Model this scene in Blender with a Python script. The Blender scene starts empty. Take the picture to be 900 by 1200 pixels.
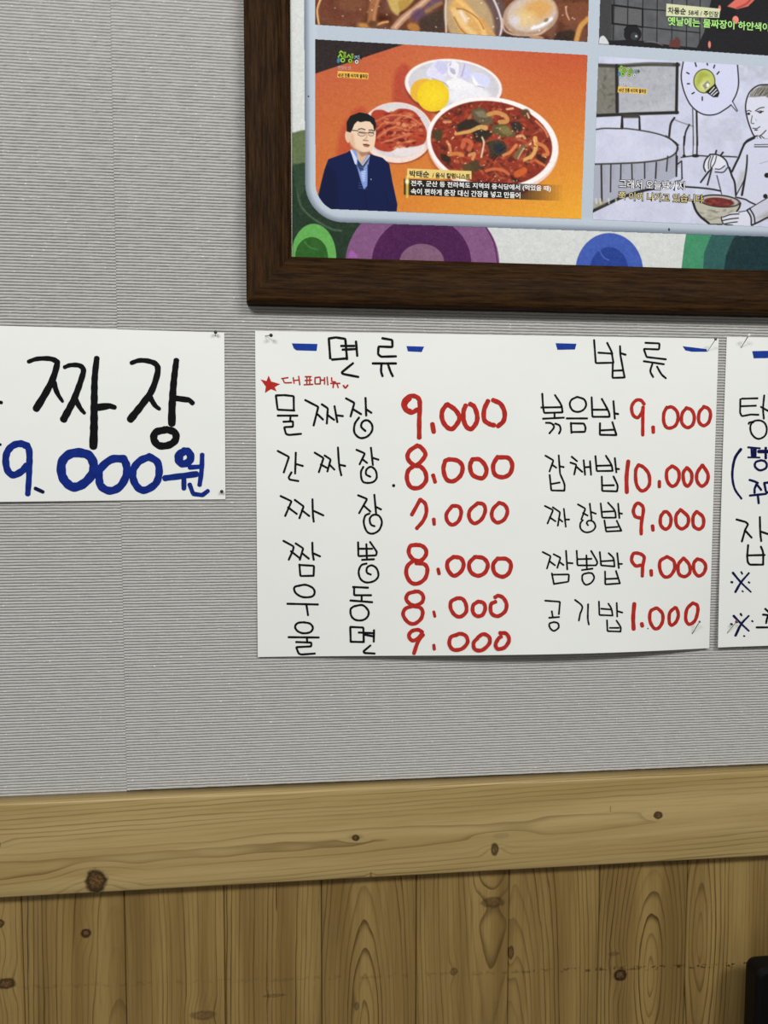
import bpy, math, random
import numpy as np
from mathutils import Vector

random.seed(7)
rng = np.random.default_rng(7)
S = bpy.context.scene
COL = S.collection

# ------------------------------------------------------------------ camera
F = 900.0                                   # focal length in pixels of the 900 x 1200 frame
YAW, PIT, ROL = 0.10434055, 0.06624926, -0.00172908
CAM = Vector((0.0, -1.0, 1.45))             # the wall is the plane y = 0
_f = Vector((math.sin(YAW) * math.cos(PIT), math.cos(YAW) * math.cos(PIT), -math.sin(PIT)))
_r = Vector((math.cos(YAW), -math.sin(YAW), 0))
_d = _f.cross(_r)
RGT = math.cos(ROL) * _r + math.sin(ROL) * _d
DWN = -math.sin(ROL) * _r + math.cos(ROL) * _d
cd = bpy.data.cameras.new('camera')
cam = bpy.data.objects.new('camera', cd)
COL.objects.link(cam)
cam.location = CAM
from mathutils import Matrix
cam.rotation_euler = Matrix((RGT, -DWN, -_f)).transposed().to_euler()
cd.sensor_fit = 'VERTICAL'
cd.sensor_height = 36.0
cd.lens = 36.0 * F / 1200.0
cd.clip_start = 0.01
S.camera = cam

# ------------------------------------------------------------------ light and exposure
S.view_settings.view_transform = 'Standard'
S.view_settings.look = 'None'
S.view_settings.exposure = 0.0
S.view_settings.gamma = 1.0
S.view_settings.use_curve_mapping = False
w = bpy.data.worlds.new('room_bounce')
S.world = w
w.use_nodes = True
w.node_tree.nodes['Background'].inputs['Color'].default_value = (1.0, 0.985, 0.96, 1)
w.node_tree.nodes['Background'].inputs['Strength'].default_value = 0.25


def area(name, loc, target, sx, sy, power, col=(1, 0.99, 0.965)):
    l = bpy.data.lights.new(name, 'AREA')
    l.shape = 'RECTANGLE'
    l.size, l.size_y = sx, sy
    l.energy = power
    l.color = col
    o = bpy.data.objects.new(name, l)
    COL.objects.link(o)
    o.location = loc
    o.rotation_euler = (Vector(target) - Vector(loc)).to_track_quat('-Z', 'Y').to_euler()
    return o


area('ceiling_lamp', (-0.75, -1.9, 2.72), (-0.15, 0, 1.2), 0.95, 0.34, 30)
area('ceiling_lamp', (1.05, -1.9, 2.72), (0.35, 0, 1.2), 0.95, 0.34, 30)


# ------------------------------------------------------------------ small helpers
def ray(x, y):
    v = _f * F + RGT * (x - 450.0) + DWN * (y - 600.0)
    return v / v.y


def W(x, y, off=0.0):
    """point of the wall, off metres in front of it, that the photograph shows at x, y"""
    return CAM + ray(x, y) * (1.0 - off)


def WV(X, Y, off):
    """the same for arrays"""
    v = np.stack([_f[k] * F + RGT[k] * (X - 450.0) + DWN[k] * (Y - 600.0) for k in range(3)], -1)
    v /= v[..., 1:2]
    o = np.broadcast_to(np.asarray(off, float), X.shape)[..., None]
    return np.array(CAM) + v * (1.0 - o)


def lin(c):
    return tuple(((v / 255) / 12.92 if v / 255 <= 0.04045 else ((v / 255 + 0.055) / 1.055) ** 2.4) for v in c)


def new_mesh(name, verts, faces, mat=None, parent=None, smooth=False):
    me = bpy.data.meshes.new(name)
    me.from_pydata([tuple(v) for v in verts], [], faces)
    me.update()
    if smooth:
        me.polygons.foreach_set('use_smooth', [True] * len(me.polygons))
    o = bpy.data.objects.new(name, me)
    COL.objects.link(o)
    if mat:
        me.materials.append(mat)
    if parent:
        o.parent = parent
        o.matrix_parent_inverse = Matrix.Translation(-parent.location)
    return o


def quads_mesh(name, co, quads, mat=None, parent=None, smooth=False):
    me = bpy.data.meshes.new(name)
    me.vertices.add(len(co))
    me.vertices.foreach_set('co', np.asarray(co, np.float32).ravel())
    n = len(quads)
    me.loops.add(n * 4)
    me.loops.foreach_set('vertex_index', np.asarray(quads, np.int32).ravel())
    me.polygons.add(n)
    me.polygons.foreach_set('loop_start', np.arange(0, n * 4, 4, dtype=np.int32))
    me.polygons.foreach_set('loop_total', np.full(n, 4, np.int32))
    me.update(calc_edges=True)
    if smooth:
        me.polygons.foreach_set('use_smooth', np.ones(n, bool))
    o = bpy.data.objects.new(name, me)
    COL.objects.link(o)
    if mat:
        me.materials.append(mat)
    if parent:
        o.parent = parent
        o.matrix_parent_inverse = Matrix.Translation(-parent.location)
    return o


def tag(o, label, cat, group=None):
    o['label'] = label
    o['category'] = cat
    if group:
        o['group'] = group
    return o


def structure(o):
    o['kind'] = 'structure'
    return o


def empty(name, loc):
    o = bpy.data.objects.new(name, None)
    COL.objects.link(o)
    o.location = loc
    o.empty_display_size = 0.05
    return o


class NT:
    """node tree shorthand"""
    def __init__(s, name):
        s.m = bpy.data.materials.new(name)
        s.m.use_nodes = True
        s.t = s.m.node_tree
        s.b = s.t.nodes['Principled BSDF']

    def n(s, typ, **kw):
        nd = s.t.nodes.new(typ)
        for k, v in kw.items():
            if k.startswith('i_'):
                nd.inputs[k[2:].replace('_', ' ')].default_value = v
            else:
                setattr(nd, k, v)
        return nd

    def l(s, a, b):
        s.t.links.new(a, b)

    def val(s, sock, v):
        if isinstance(v, (int, float)):
            sock.default_value = v
        else:
            s.l(v, sock)

    def math(s, op, a, b=0.0, c=None, clamp=False):
        nd = s.n('ShaderNodeMath', operation=op, use_clamp=clamp)
        s.val(nd.inputs[0], a)
        s.val(nd.inputs[1], b)
        if c is not None:
            s.val(nd.inputs[2], c)
        return nd.outputs[0]

    def mix(s, fac, a, b, blend='MIX'):
        nd = s.n('ShaderNodeMix', data_type='RGBA', blend_type=blend)
        s.val(nd.inputs[0], fac)
        for sock, v in ((nd.inputs[6], a), (nd.inputs[7], b)):
            if isinstance(v, tuple):
                sock.default_value = (*v[:3], 1)
            else:
                s.l(v, sock)
        return nd.outputs[2]

    def noise(s, vec, scale, detail=3, rough=0.5, dist=0.0):
        nd = s.n('ShaderNodeTexNoise')
        s.l(vec, nd.inputs['Vector'])
        nd.inputs['Scale'].default_value = scale
        nd.inputs['Detail'].default_value = detail
        nd.inputs['Roughness'].default_value = rough
        nd.inputs['Distortion'].default_value = dist
        return nd.outputs['Fac']

    def smooth(s, v, a, b, c=0.0, d=1.0):
        nd = s.n('ShaderNodeMapRange', interpolation_type='SMOOTHSTEP')
        s.val(nd.inputs['Value'], v)
        nd.inputs['From Min'].default_value = a
        nd.inputs['From Max'].default_value = b
        nd.inputs['To Min'].default_value = c
        nd.inputs['To Max'].default_value = d
        return nd.outputs[0]

    def scaled(s, vec, sc):
        nd = s.n('ShaderNodeMapping')
        s.l(vec, nd.inputs['Vector'])
        nd.inputs['Scale'].default_value = sc
        return nd.outputs[0]

    def obj(s):
        return s.n('ShaderNodeTexCoord').outputs['Object']

    def geo(s):
        return s.n('ShaderNodeNewGeometry').outputs['Position']

    def bump(s, h, strength, dist):
        nd = s.n('ShaderNodeBump')
        s.l(h, nd.inputs['Height'])
        nd.inputs['Strength'].default_value = strength
        nd.inputs['Distance'].default_value = dist
        s.l(nd.outputs[0], s.b.inputs['Normal'])


def plain(name, c, rough=0.6, spec=0.3, vary=0.0, vscale=40, metallic=0.0):
    t = NT(name)
    t.b.inputs['Roughness'].default_value = rough
    t.b.inputs['Specular IOR Level'].default_value = spec
    t.b.inputs['Metallic'].default_value = metallic
    c = lin(c)
    p = t.geo()
    f = t.noise(p, vscale, 4)
    a = tuple(v * (1 - vary) for v in c)
    b = tuple(min(1, v * (1 + vary)) for v in c)
    t.l(t.mix(f, a, b), t.b.inputs['Base Color'])
    return t.m


# ------------------------------------------------------------------ materials
M = {}


def wallpaper():
    t = NT('ribbed_wallpaper')
    t.b.inputs['Roughness'].default_value = 0.75
    t.b.inputs['Specular IOR Level'].default_value = 0.2
    p = t.geo()
    f = t.noise(t.scaled(p, (1, 1, 3)), 60, 5, 0.6)
    fine = t.noise(t.scaled(p, (1, 1, 2.2)), 420, 2, 0.6)
    speck = t.smooth(t.noise(t.scaled(p, (1, 1, 1.6)), 330, 1), 0.73, 0.77)
    c = t.mix(f, lin((168, 167, 164)), lin((190, 189, 186)))
    c = t.mix(t.math('MULTIPLY', speck, 0.9), c, lin((240, 240, 236)))
    t.l(c, t.b.inputs['Base Color'])
    t.bump(t.math('ADD', t.math('MULTIPLY', f, 0.4), fine), 0.55, 0.0012)
    return t.m


def wood(name, along, light, mid, dark, line, freq, knots, marks=False, gloss=0.4, fine=1.0, wander=0.03, rk=0.85):
    """sawn softwood: growth rings cut lengthwise, bent round the knots.
    Reads the attributes plank = (across from heart, depth of heart, tilt) and pseed."""
    t = NT(name)
    t.b.inputs['Roughness'].default_value = gloss
    t.b.inputs['Specular IOR Level'].default_value = 0.3
    p = t.geo()
    sx = t.n('ShaderNodeSeparateXYZ')
    t.l(p, sx.inputs[0])
    at = t.n('ShaderNodeAttribute', attribute_name='plank')
    sa = t.n('ShaderNodeSeparateXYZ')
    t.l(at.outputs['Vector'], sa.inputs[0])
    sd = t.n('ShaderNodeAttribute', attribute_name='pseed').outputs['Fac']
    L = sx.outputs['Z'] if along == 'Z' else sx.outputs['X']
    U = sa.outputs[0]
    # shifted coordinates so that every plank has its own noise
    cb = t.n('ShaderNodeCombineXYZ')
    t.l(t.math('ADD', U, sd), cb.inputs[0])
    t.l(L, cb.inputs[2])
    q = cb.outputs[0]
    wob = t.noise(t.scaled(q, (1, 1, 0.35)), 9, 3)
    wob2 = t.noise(t.scaled(q, (1, 1, 0.12)), 38, 3)
    depth = t.math('ADD', sa.outputs[1], t.math('MULTIPLY', L, sa.outputs[2]))
    depth = t.math('ADD', depth, t.math('MULTIPLY_ADD', wob, wander, -wander / 2))
    uu = t.math('ADD', U, t.math('MULTIPLY_ADD', wob2, 0.012, -0.006))
    r = t.math('SQRT', t.math('ADD', t.math('MULTIPLY', uu, uu), t.math('MULTIPLY', depth, depth)))
    ph = t.math('MULTIPLY', r, freq)
    core = dmin = None
    for (kx, ky, ra, rb, amp, dk) in knots:
        P = W(kx, ky, 0.0)
        sub = t.n('ShaderNodeVectorMath', operation='SUBTRACT')
        t.l(p, sub.inputs[0])
        sub.inputs[1].default_value = P
        sc = t.n('ShaderNodeVectorMath', operation='MULTIPLY')
        t.l(sub.outputs[0], sc.inputs[0])
        px = 1 / 900.0
        sc.inputs[1].default_value = (1 / (ra * px), 0, 1 / (rb * px))
        ln = t.n('ShaderNodeVectorMath', operation='LENGTH')
        t.l(sc.outputs[0], ln.inputs[0])
        d = ln.outputs['Value']
        if along == 'Z':
            sc2 = (1 / (ra * 2.4 * px), 0, 1 / (rb * 5.5 * px))
        else:
            sc2 = (1 / (ra * 5.5 * px), 0, 1 / (rb * 2.0 * px))
        s2 = t.n('ShaderNodeVectorMath', operation='MULTIPLY')
        t.l(sub.outputs[0], s2.inputs[0])
        s2.inputs[1].default_value = sc2
        l2 = t.n('ShaderNodeVectorMath', operation='LENGTH')
        t.l(s2.outputs[0], l2.inputs[0])
        g = t.smooth(l2.outputs['Value'], 0.0, 1.0, amp, 0.0)
        ph = t.math('ADD', ph, g)
        rag = t.math('ADD', d, t.math('MULTIPLY_ADD', t.noise(p, 150, 3), 0.6, -0.3))
        dmin = rag if dmin is None else t.math('MINIMUM', dmin, rag)
        k = t.smooth(rag, 0.75, 1.2, dk, 0.0)
        core = k if core is None else t.math('MAXIMUM', core, k)
    fr = t.math('FRACT', ph)
    ring = t.math('MULTIPLY', t.smooth(fr, 0.35, 0.90), t.smooth(fr, 0.92, 0.999, 1.0, 0.0))
    fade = t.smooth(t.noise(t.scaled(q, (1, 1, 0.15)), 22, 2), 0.30, 0.66)
    wn = t.n('ShaderNodeTexWhiteNoise', noise_dimensions='1D')
    t.l(t.math('ADD', t.math('FLOOR', ph), sd), wn.inputs['W'])
    each = t.math('POWER', wn.outputs['Value'], 1.3)
    ring = t.math('MULTIPLY', t.math('POWER', ring, 2.6), t.math('MULTIPLY_ADD', fade, 0.6, 0.4))
    ring = t.math('MULTIPLY', ring, t.math('MULTIPLY_ADD', each, 0.95, 0.12))
    broad = t.noise(t.scaled(q, (1, 1, 0.05)), 30, 3)
    fib = t.noise(t.scaled(q, (1, 1, 0.03)), 420, 3)
    c = t.mix(t.smooth(broad, 0.32, 0.68), light, mid)
    c = t.mix(t.math('MULTIPLY', t.smooth(fib, 0.45, 0.75), 0.30 * fine), c, dark)
    c = t.mix(t.math('MULTIPLY', ring, rk), c, line)
    # small dents and pores
    den = t.smooth(t.noise(t.scaled(q, (1, 1, 0.4)), 190, 1), 0.80, 0.84)
    c = t.mix(t.math('MULTIPLY', den, 0.5), c, line)
    if marks:
        # the row of scuffs that chair backs have left across the boards
        P0, P1 = W(450, 1142), W(900, 1128)
        zl = t.math('MULTIPLY_ADD', sx.outputs['X'], (P1.z - P0.z) / (P1.x - P0.x),
                    P0.z - P0.x * (P1.z - P0.z) / (P1.x - P0.x))
        dz = t.math('ABSOLUTE', t.math('SUBTRACT', t.math('ADD', sx.outputs['Z'],
             t.math('MULTIPLY_ADD', t.noise(p, 45, 2), 0.006, -0.003)), zl))
        band = t.smooth(dz, 0.0012, 0.0045, 1.0, 0.0)
        xr = t.smooth(sx.outputs['X'], 0.18, 0.55)
        dots = t.smooth(t.noise(t.scaled(p, (1, 1, 1.6)), 150, 2), 0.50, 0.62)
        sc_ = t.math('MULTIPLY', t.math('MULTIPLY', band, dots), t.math('MULTIPLY_ADD', xr, 0.7, 0.2))
        c = t.mix(sc_, c, lin((52, 38, 20)))
    if core is not None:
        kn = t.mix(t.smooth(t.noise(p, 420, 3), 0.35, 0.65), lin((62, 40, 20)), lin((108, 78, 46)))
        kn = t.mix(t.smooth(dmin, 0.35, 0.85), kn, lin((34, 20, 9)))
        c = t.mix(core, c, kn)
    t.l(c, t.b.inputs['Base Color'])
    t.bump(t.math('SUBTRACT', fib, ring), 0.12, 0.0008)
    return t.m


M['wall'] = wallpaper()
RAIL_KNOTS = [(118, 1022, 12, 15, 2.2, 0.95), (2, 981, 6, 6, 1.0, 1.0), (415.5, 972.5, 4.5, 4.0, 0.9, 0.95),
              (575, 986, 5, 8, 1.2, 0.85), (583, 970, 10, 3.5, 0.7, 0.15), (763, 947, 6, 5, 0.9, 0.95),
              (433, 1015, 1.6, 4, 0.4, 0.5), (708, 940, 0.8, 5, 0.2, 0.4)]
M['rail_wood'] = wood('pale_rail_wood', 'X', lin((180, 158, 108)), lin((160, 137, 88)), lin((140, 115, 70)),
                      lin((104, 80, 42)), 165, RAIL_KNOTS, gloss=0.34, fine=0.9, rk=0.8, wander=0.022)
PLANK_KNOTS = [(101.5, 1092, 6, 6, 0.9, 0.95), (8, 1151, 11, 7, 1.1, 0.9), (0, 1081, 6, 5, 0.7, 0.9), (238, 1188, 15, 6, 1.2, 0.5),
               (577, 1056, 15, 7, 1.3, 0.55), (531.5, 1137, 5, 5, 0.8, 0.55), (725.5, 1141, 8.5, 8, 1.2, 1.0),
               (598, 1115, 4, 9, 0.8, 0.8), (418, 1177, 3, 6, 0.8, 0.5), (321, 1165, 14, 2, 0.2, 0.45), (718, 1116, 8, 2.5, 0.2, 0.45),
               (324, 1050, 1.0, 18, 0.1, 0.75)]
M['plank_wood'] = wood('varnished_plank_wood', 'Z', lin((158, 132, 80)), lin((128, 103, 58)), lin((98, 75, 38)),
                       lin((72, 52, 24)), 165, PLANK_KNOTS, marks=True, gloss=0.38, rk=1.0, wander=0.022)
M['frame_wood'] = plain('dark_brown_frame_wood', (70, 44, 24), 0.42, 0.35)


def frame_wood():
    t = NT('dark_walnut_frame')
    t.b.inputs['Roughness'].default_value = 0.55
    t.b.inputs['Specular IOR Level'].default_value = 0.05
    sd = t.n('ShaderNodeAttribute', attribute_name='along').outputs['Vector']
    f = t.noise(t.scaled(sd, (22, 300, 300)), 1.0, 4, 0.65)
    g = t.noise(t.scaled(sd, (110, 1000, 1000)), 1.0, 2, 0.6)
    c = t.mix(t.smooth(f, 0.3, 0.7), lin((26, 14, 4)), lin((58, 37, 15)))
    c = t.mix(t.math('MULTIPLY', t.smooth(g, 0.55, 0.7), 0.55), c, lin((14, 8, 2)))
    t.l(c, t.b.inputs['Base Color'])
    return t.m


M['frame_wood'] = frame_wood()


def paper():
    t = NT('white_paper')
    t.b.inputs['Roughness'].default_value = 0.55
    t.b.inputs['Specular IOR Level'].default_value = 0.25
    p = t.geo()
    c = t.mix(t.noise(p, 9, 4), lin((224, 228, 224)), lin((231, 234, 230)))
    t.l(c, t.b.inputs['Base Color'])
    t.bump(t.noise(p, 14, 3), 0.15, 0.004)
    return t.m


M['paper'] = paper()
M['black_ink'] = plain('black_marker_ink', (9, 9, 12), 0.7, 0.1, 0.15)
M['navy_ink'] = plain('navy_marker_ink', (8, 14, 66), 0.7, 0.1, 0.35, 180)
M['blue_ink'] = plain('blue_marker_ink', (12, 38, 120), 0.7, 0.1, 0.5, 150)
M['dash_ink'] = plain('blue_dash_ink', (24, 56, 146), 0.7, 0.1, 0.35, 160)
M['red_ink'] = plain('red_marker_ink', (172, 42, 34), 0.7, 0.1, 0.4, 190)
M['pin_metal'] = plain('pin_steel', (120, 116, 108), 0.3, 0.5, 0.1, 200, 0.8)
M['pin_black'] = plain('black_pin_head', (18, 18, 20), 0.3, 0.5)
M['pin_green'] = plain('dark_green_pin_head', (20, 52, 44), 0.3, 0.5)
M['pin_brown'] = plain('brown_pin_head', (98, 52, 42), 0.3, 0.5)
M['pin_white'] = plain('white_pin_head', (225, 225, 215), 0.3, 0.5)
M['chair_black'] = plain('black_chair_leather', (5, 5, 6), 0.5, 0.2, 0.2, 300)
M['chair_leg'] = plain('black_chair_metal', (14, 14, 15), 0.35, 0.5)
M['floor'] = plain('grey_floor_tile', (120, 112, 100), 0.5, 0.3, 0.15, 8)


def print_mat(name, rough=0.5):
    t = NT(name)
    t.b.inputs['Roughness'].default_value = rough
    t.b.inputs['Specular IOR Level'].default_value = 0.06
    a = t.n('ShaderNodeAttribute', attribute_name='ink')
    t.l(a.outputs['Color'], t.b.inputs['Base Color'])
    return t.m


M['print'] = print_mat('printed_ink')

# ------------------------------------------------------------------ setting
XL, XR = -1.7, 2.6
seam = W(148, 890).x
rail_top = W(450, 914.2, 0.0).z
RAIL_T = 0.022
rail_front = W(450, 924.0, RAIL_T).z
rail_bot = W(450, 1028.5, RAIL_T).z

# papered wall: rounded horizontal ribs, each strip of paper hung with its own offset
PITCH = 0.00376
prof = [(0.0, 0.0), (0.10, 0.62), (0.26, 0.95), (0.48, 1.0), (0.68, 0.80), (0.84, 0.35)]


def ribbed(x0, x1, z0, z1, phase, fx):
    nr = int((z1 - z0) / PITCH)
    zz, yy = [], []
    for i in range(nr):
        for a, h in prof:
            zz.append(z0 + (i + a + phase) * PITCH)
            yy.append(0.0010 - h * 0.0021)
    zz, yy = np.array(zz), np.array(yy)
    nx = max(2, int((x1 - x0) / fx) + 1)
    X = np.linspace(x0, x1, nx)
    j = rng.normal(0, 1, (len(zz) // 6 + 1, nx))
    j = np.repeat(j, 6, 0)[:len(zz)]
    k = rng.normal(0, 1, (len(zz), nx))
    co = np.zeros((len(zz), nx, 3))
    co[..., 0] = X[None]
    co[..., 1] = yy[:, None] * (1 + 0.12 * k)
    co[..., 2] = zz[:, None] + 0.00013 * j
    a = np.arange(len(zz) * nx).reshape(len(zz), nx)
    q = np.stack([a[:-1, :-1], a[:-1, 1:], a[1:, 1:], a[1:, :-1]], -1).reshape(-1, 4)
    return co.reshape(-1, 3), q


z0 = rail_top - 0.02
parts = [(XL, -0.62, 0.3), (-0.62, seam, 0.0), (seam, seam + 1.06, 0.36), (seam + 1.06, XR, 0.1)]
cos, qs, n0 = [], [], 0
for x0_, x1_, ph_ in parts:
    vis = x1_ > -0.6 and x0_ < 0.8
    c_, q_ = ribbed(x0_, x1_, z0, 2.62, ph_, 0.008 if vis else 0.2)
    cos.append(c_)
    qs.append(q_ + n0)
    n0 += len(c_)
structure(quads_mesh('wall_back', np.concatenate(cos), np.concatenate(qs), M['wall'], None, True))

structure(new_mesh('floor', [(XL, -3, 0), (XR, -3, 0), (XR, 0.02, 0), (XL, 0.02, 0)], [(0, 1, 2, 3)], M['floor']))


def set_attr(o, name, typ, data, key):
    a = o.data.attributes.new(name, typ, 'POINT')
    a.data.foreach_set(key, np.asarray(data, np.float32).ravel())


# chair rail: ledge, rounded front edge, flat face
def rail():
    pr = [(0.002, rail_top - 0.03), (0.002, rail_top), (-RAIL_T + 0.005, rail_top)]
    for k in range(1, 6):
        a = k / 5 * math.pi / 2
        pr.append((-RAIL_T + 0.005 - 0.005 * math.sin(a), rail_top - 0.005 + 0.005 * math.cos(a)))
    n = 14
    zt, zb = rail_top - 0.005, rail_bot + 0.003
    for k in range(1, n + 1):
        pr.append((-RAIL_T, zt + (zb - zt) * k / n))
    pr += [(-RAIL_T + 0.001, rail_bot + 0.001), (-RAIL_T + 0.003, rail_bot), (0.0, rail_bot)]
    X = np.linspace(XL, XR, 40)
    co = np.array([[(x, y, z) for x in X] for y, z in pr])
    a = np.arange(co.shape[0] * co.shape[1]).reshape(co.shape[:2])
    q = np.stack([a[:-1, :-1], a[1:, :-1], a[1:, 1:], a[:-1, 1:]], -1).reshape(-1, 4)
    o = quads_mesh('trim_1', co.reshape(-1, 3), q, M['rail_wood'])
    c = co.reshape(-1, 3)
    zc = (rail_top + rail_bot) / 2
    set_attr(o, 'plank', 'FLOAT_VECTOR', np.stack([c[:, 2] - zc + (c[:, 1] + RAIL_T) + 0.012 - 0.03 * c[:, 0], np.full(len(c), 0.018), np.full(len(c), 0.012)], -1), 'vector')
    set_attr(o, 'pseed', 'FLOAT', np.full(len(c), 3.7), 'value')
    o['label'] = 'pale knotty wooden chair rail running across the wall under the wallpaper'
    return structure(o)


rail()

# wainscot boards with v-joints
joints_px = [(-88, 1120), (27.6, 1120), (147.3, 1120), (263.4, 1120), (376.8, 1120), (487.3, 1120), (595.2, 1120), (700.4, 1120), (802.3, 1120), (900.5, 1120)]
jx = [W(*p).x for p in joints_px]
while jx[0] > XL:
    jx.insert(0, jx[0] - 0.123)
while jx[-1] < XR:
    jx.append(jx[-1] + 0.122)
PLK = {2: (-0.03, 0.03, 0.05)}


def boards():
    co, q, at, sd = [], [], [], []
    zs = np.linspace(0.0, rail_bot + 0.004, 24)
    zref = W(450, 1120).z
    for i in range(len(jx) - 1):
        a, b = jx[i], jx[i + 1]
        cx = random.choice([-1, 1]) * random.uniform(0.03, 0.10)
        tilt = random.choice([-1, 1]) * random.uniform(0.03, 0.16)
        d = random.uniform(0.0, 0.035)
        px_mid = 450 + (a + b) / 2 * 800
        # two boards show a pointed arch of grain in view
        if abs((a + b) / 2 - W(752, 1120).x) < 0.03:
            cx, tilt, d = 0.012, 0.20, 0.010
        if abs((a + b) / 2 - W(432, 1120).x) < 0.03:
            cx, tilt, d = -0.006, 0.16, 0.014
        d0 = d - tilt * zref
        yj = random.uniform(-0.0004, 0.0004)
        pf = [(a + 0.0003, 0.002), (a + 0.0004, -0.0012), (a + 0.0020, -0.0030 + yj), (b - 0.0020, -0.0030 + yj), (b - 0.0004, -0.0012), (b - 0.0003, 0.002)]
        base = len(co)
        for x, y in pf:
            for z in zs:
                co.append((x, y, z))
                at.append((x - (a + b) / 2 - cx, d0, tilt))
                sd.append(i * 1.37)
        m = len(zs)
        for r_ in range(len(pf) - 1):
            for k in range(m - 1):
                q.append((base + r_ * m + k, base + (r_ + 1) * m + k, base + (r_ + 1) * m + k + 1, base + r_ * m + k + 1))
    # dark backing behind the joints
    base = len(co)
    for p in ((XL, 0.0019, 0), (XR, 0.0019, 0), (XR, 0.0019, rail_bot), (XL, 0.0019, rail_bot)):
        co.append(p)
        at.append((0, 0, 0))
        sd.append(0)
    q.append((base, base + 1, base + 2, base + 3))
    o = quads_mesh('wall_lower', co, q, M['plank_wood'])
    set_attr(o, 'plank', 'FLOAT_VECTOR', at, 'vector')
    set_attr(o, 'pseed', 'FLOAT', sd, 'value')
    return structure(o)


boards()


# ------------------------------------------------------------------ strokes of a marker pen
def parse(s):
    s = s.strip()
    sm = s.startswith('~')
    if sm:
        s = s[1:]
    return sm, [tuple(float(v) for v in p.split(',')) for p in s.split()]


def smooth_line(pts, curve):
    P = np.array(pts, float)
    if len(P) > 2:
        if curve:
            closed = np.hypot(*(P[0] - P[-1])) < 1e-6
            A = np.vstack([2 * P[0] - P[1], P, 2 * P[-1] - P[-2]])
            out = []
            for i in range(1, len(A) - 2):
                p0, p1, p2, p3 = A[i - 1:i + 3]
                for u in np.linspace(0, 1, 7)[:-1]:
                    out.append(0.5 * (2 * p1 + (p2 - p0) * u + (2 * p0 - 5 * p1 + 4 * p2 - p3) * u * u + (3 * p1 - p0 - 3 * p2 + p3) * u ** 3))
            out.append(P[-1])
            P = np.array(out)
        else:
            out = [P[0]]
            for i in range(1, len(P) - 1):
                for (q, e) in ((P[i - 1], 0), (P[i + 1], 1)):
                    d = q - P[i]
                    n = np.hypot(*d)
                    c = P[i] + d / n * min(1.1, n * 0.4)
                    if e == 0:
                        out.append(c)
                        out.append(P[i] * 0.5 + 0.25 * c + 0.25 * (P[i] + (P[i + 1] - P[i]) / np.hypot(*(P[i + 1] - P[i])) * min(1.1, np.hypot(*(P[i + 1] - P[i])) * 0.4)))
                    else:
                        out.append(c)
            out.append(P[-1])
            P = np.array(out)
    # resample so that no piece is longer than 4 px
    res = [P[0]]
    for a, b in zip(P[:-1], P[1:]):
        n = max(1, int(math.ceil(np.hypot(*(b - a)) / 4.0)))
        for k in range(1, n + 1):
            res.append(a + (b - a) * k / n)
    res = np.array(res)
    keep = np.r_[True, np.hypot(*(res[1:] - res[:-1]).T) > 1e-4]
    return res[keep]


class Ink:
    def __init__(s):
        s.v, s.f, s.k = [], [], 0

    def _add(s, P2, faces, offf, e0, e1=None):
        b = len(s.v)
        n = len(P2)
        for i, (x, y) in enumerate(P2):
            e = e0 if e1 is None else e0 + (e1 - e0) * i / n
            s.v.append(W(x, y, offf(x, y) + 0.00035 + e))
        s.f += [tuple(b + i for i in f) for f in faces]

    def stroke(s, pts, w0, w1, offf, curve):
        P = smooth_line(pts, curve)
        n = len(P)
        if n < 2:
            return
        T = np.zeros_like(P)
        T[1:-1] = P[2:] - P[:-2]
        T[0] = P[1] - P[0]
        T[-1] = P[-1] - P[-2]
        T /= np.maximum(np.hypot(*T.T), 1e-9)[:, None]
        N = np.stack([-T[:, 1], T[:, 0]], -1)
        wd = np.linspace(w0, w1, n) / 2
        wd = wd * (1 + 0.05 * np.sin(np.arange(n) * 1.3 + s.k))
        vs = []
        for i in range(n):
            vs += [P[i] - N[i] * wd[i], P[i] + N[i] * wd[i]]
        fs = [(2 * i, 2 * i + 1, 2 * i + 3, 2 * i + 2) for i in range(n - 1)]
        for end, sgn, i in ((0, -1, 0), (1, 1, n - 1)):
            c0, c1 = 2 * i, 2 * i + 1
            arc = []
            for a in np.linspace(0, math.pi, 7)[1:-1]:
                arc.append(len(vs))
                vs.append(P[i] - N[i] * wd[i] * math.cos(a) + sgn * T[i] * wd[i] * math.sin(a) * 0.8)
            fs.append(tuple([c0] + arc + [c1]) if end else tuple([c0] + arc + [c1]))
        s._add(vs, fs, offf, s.k * 1.5e-5, s.k * 1.5e-5 + 1e-5)
        s.k += 1

    def poly(s, pts, offf):
        s._add(pts, [tuple(range(len(pts)))], offf, s.k * 1.5e-5)
        s.k += 1

    def disc(s, x, y, r, offf):
        s.poly([(x + r * math.cos(a), y + r * math.sin(a)) for a in np.linspace(0, 2 * math.pi, 15)[:-1]], offf)

    def build(s, name, mat, parent, label=None):
        o = new_mesh(name, s.v, s.f, mat, parent)
        if label:
            o['label'] = label
        return o


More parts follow.
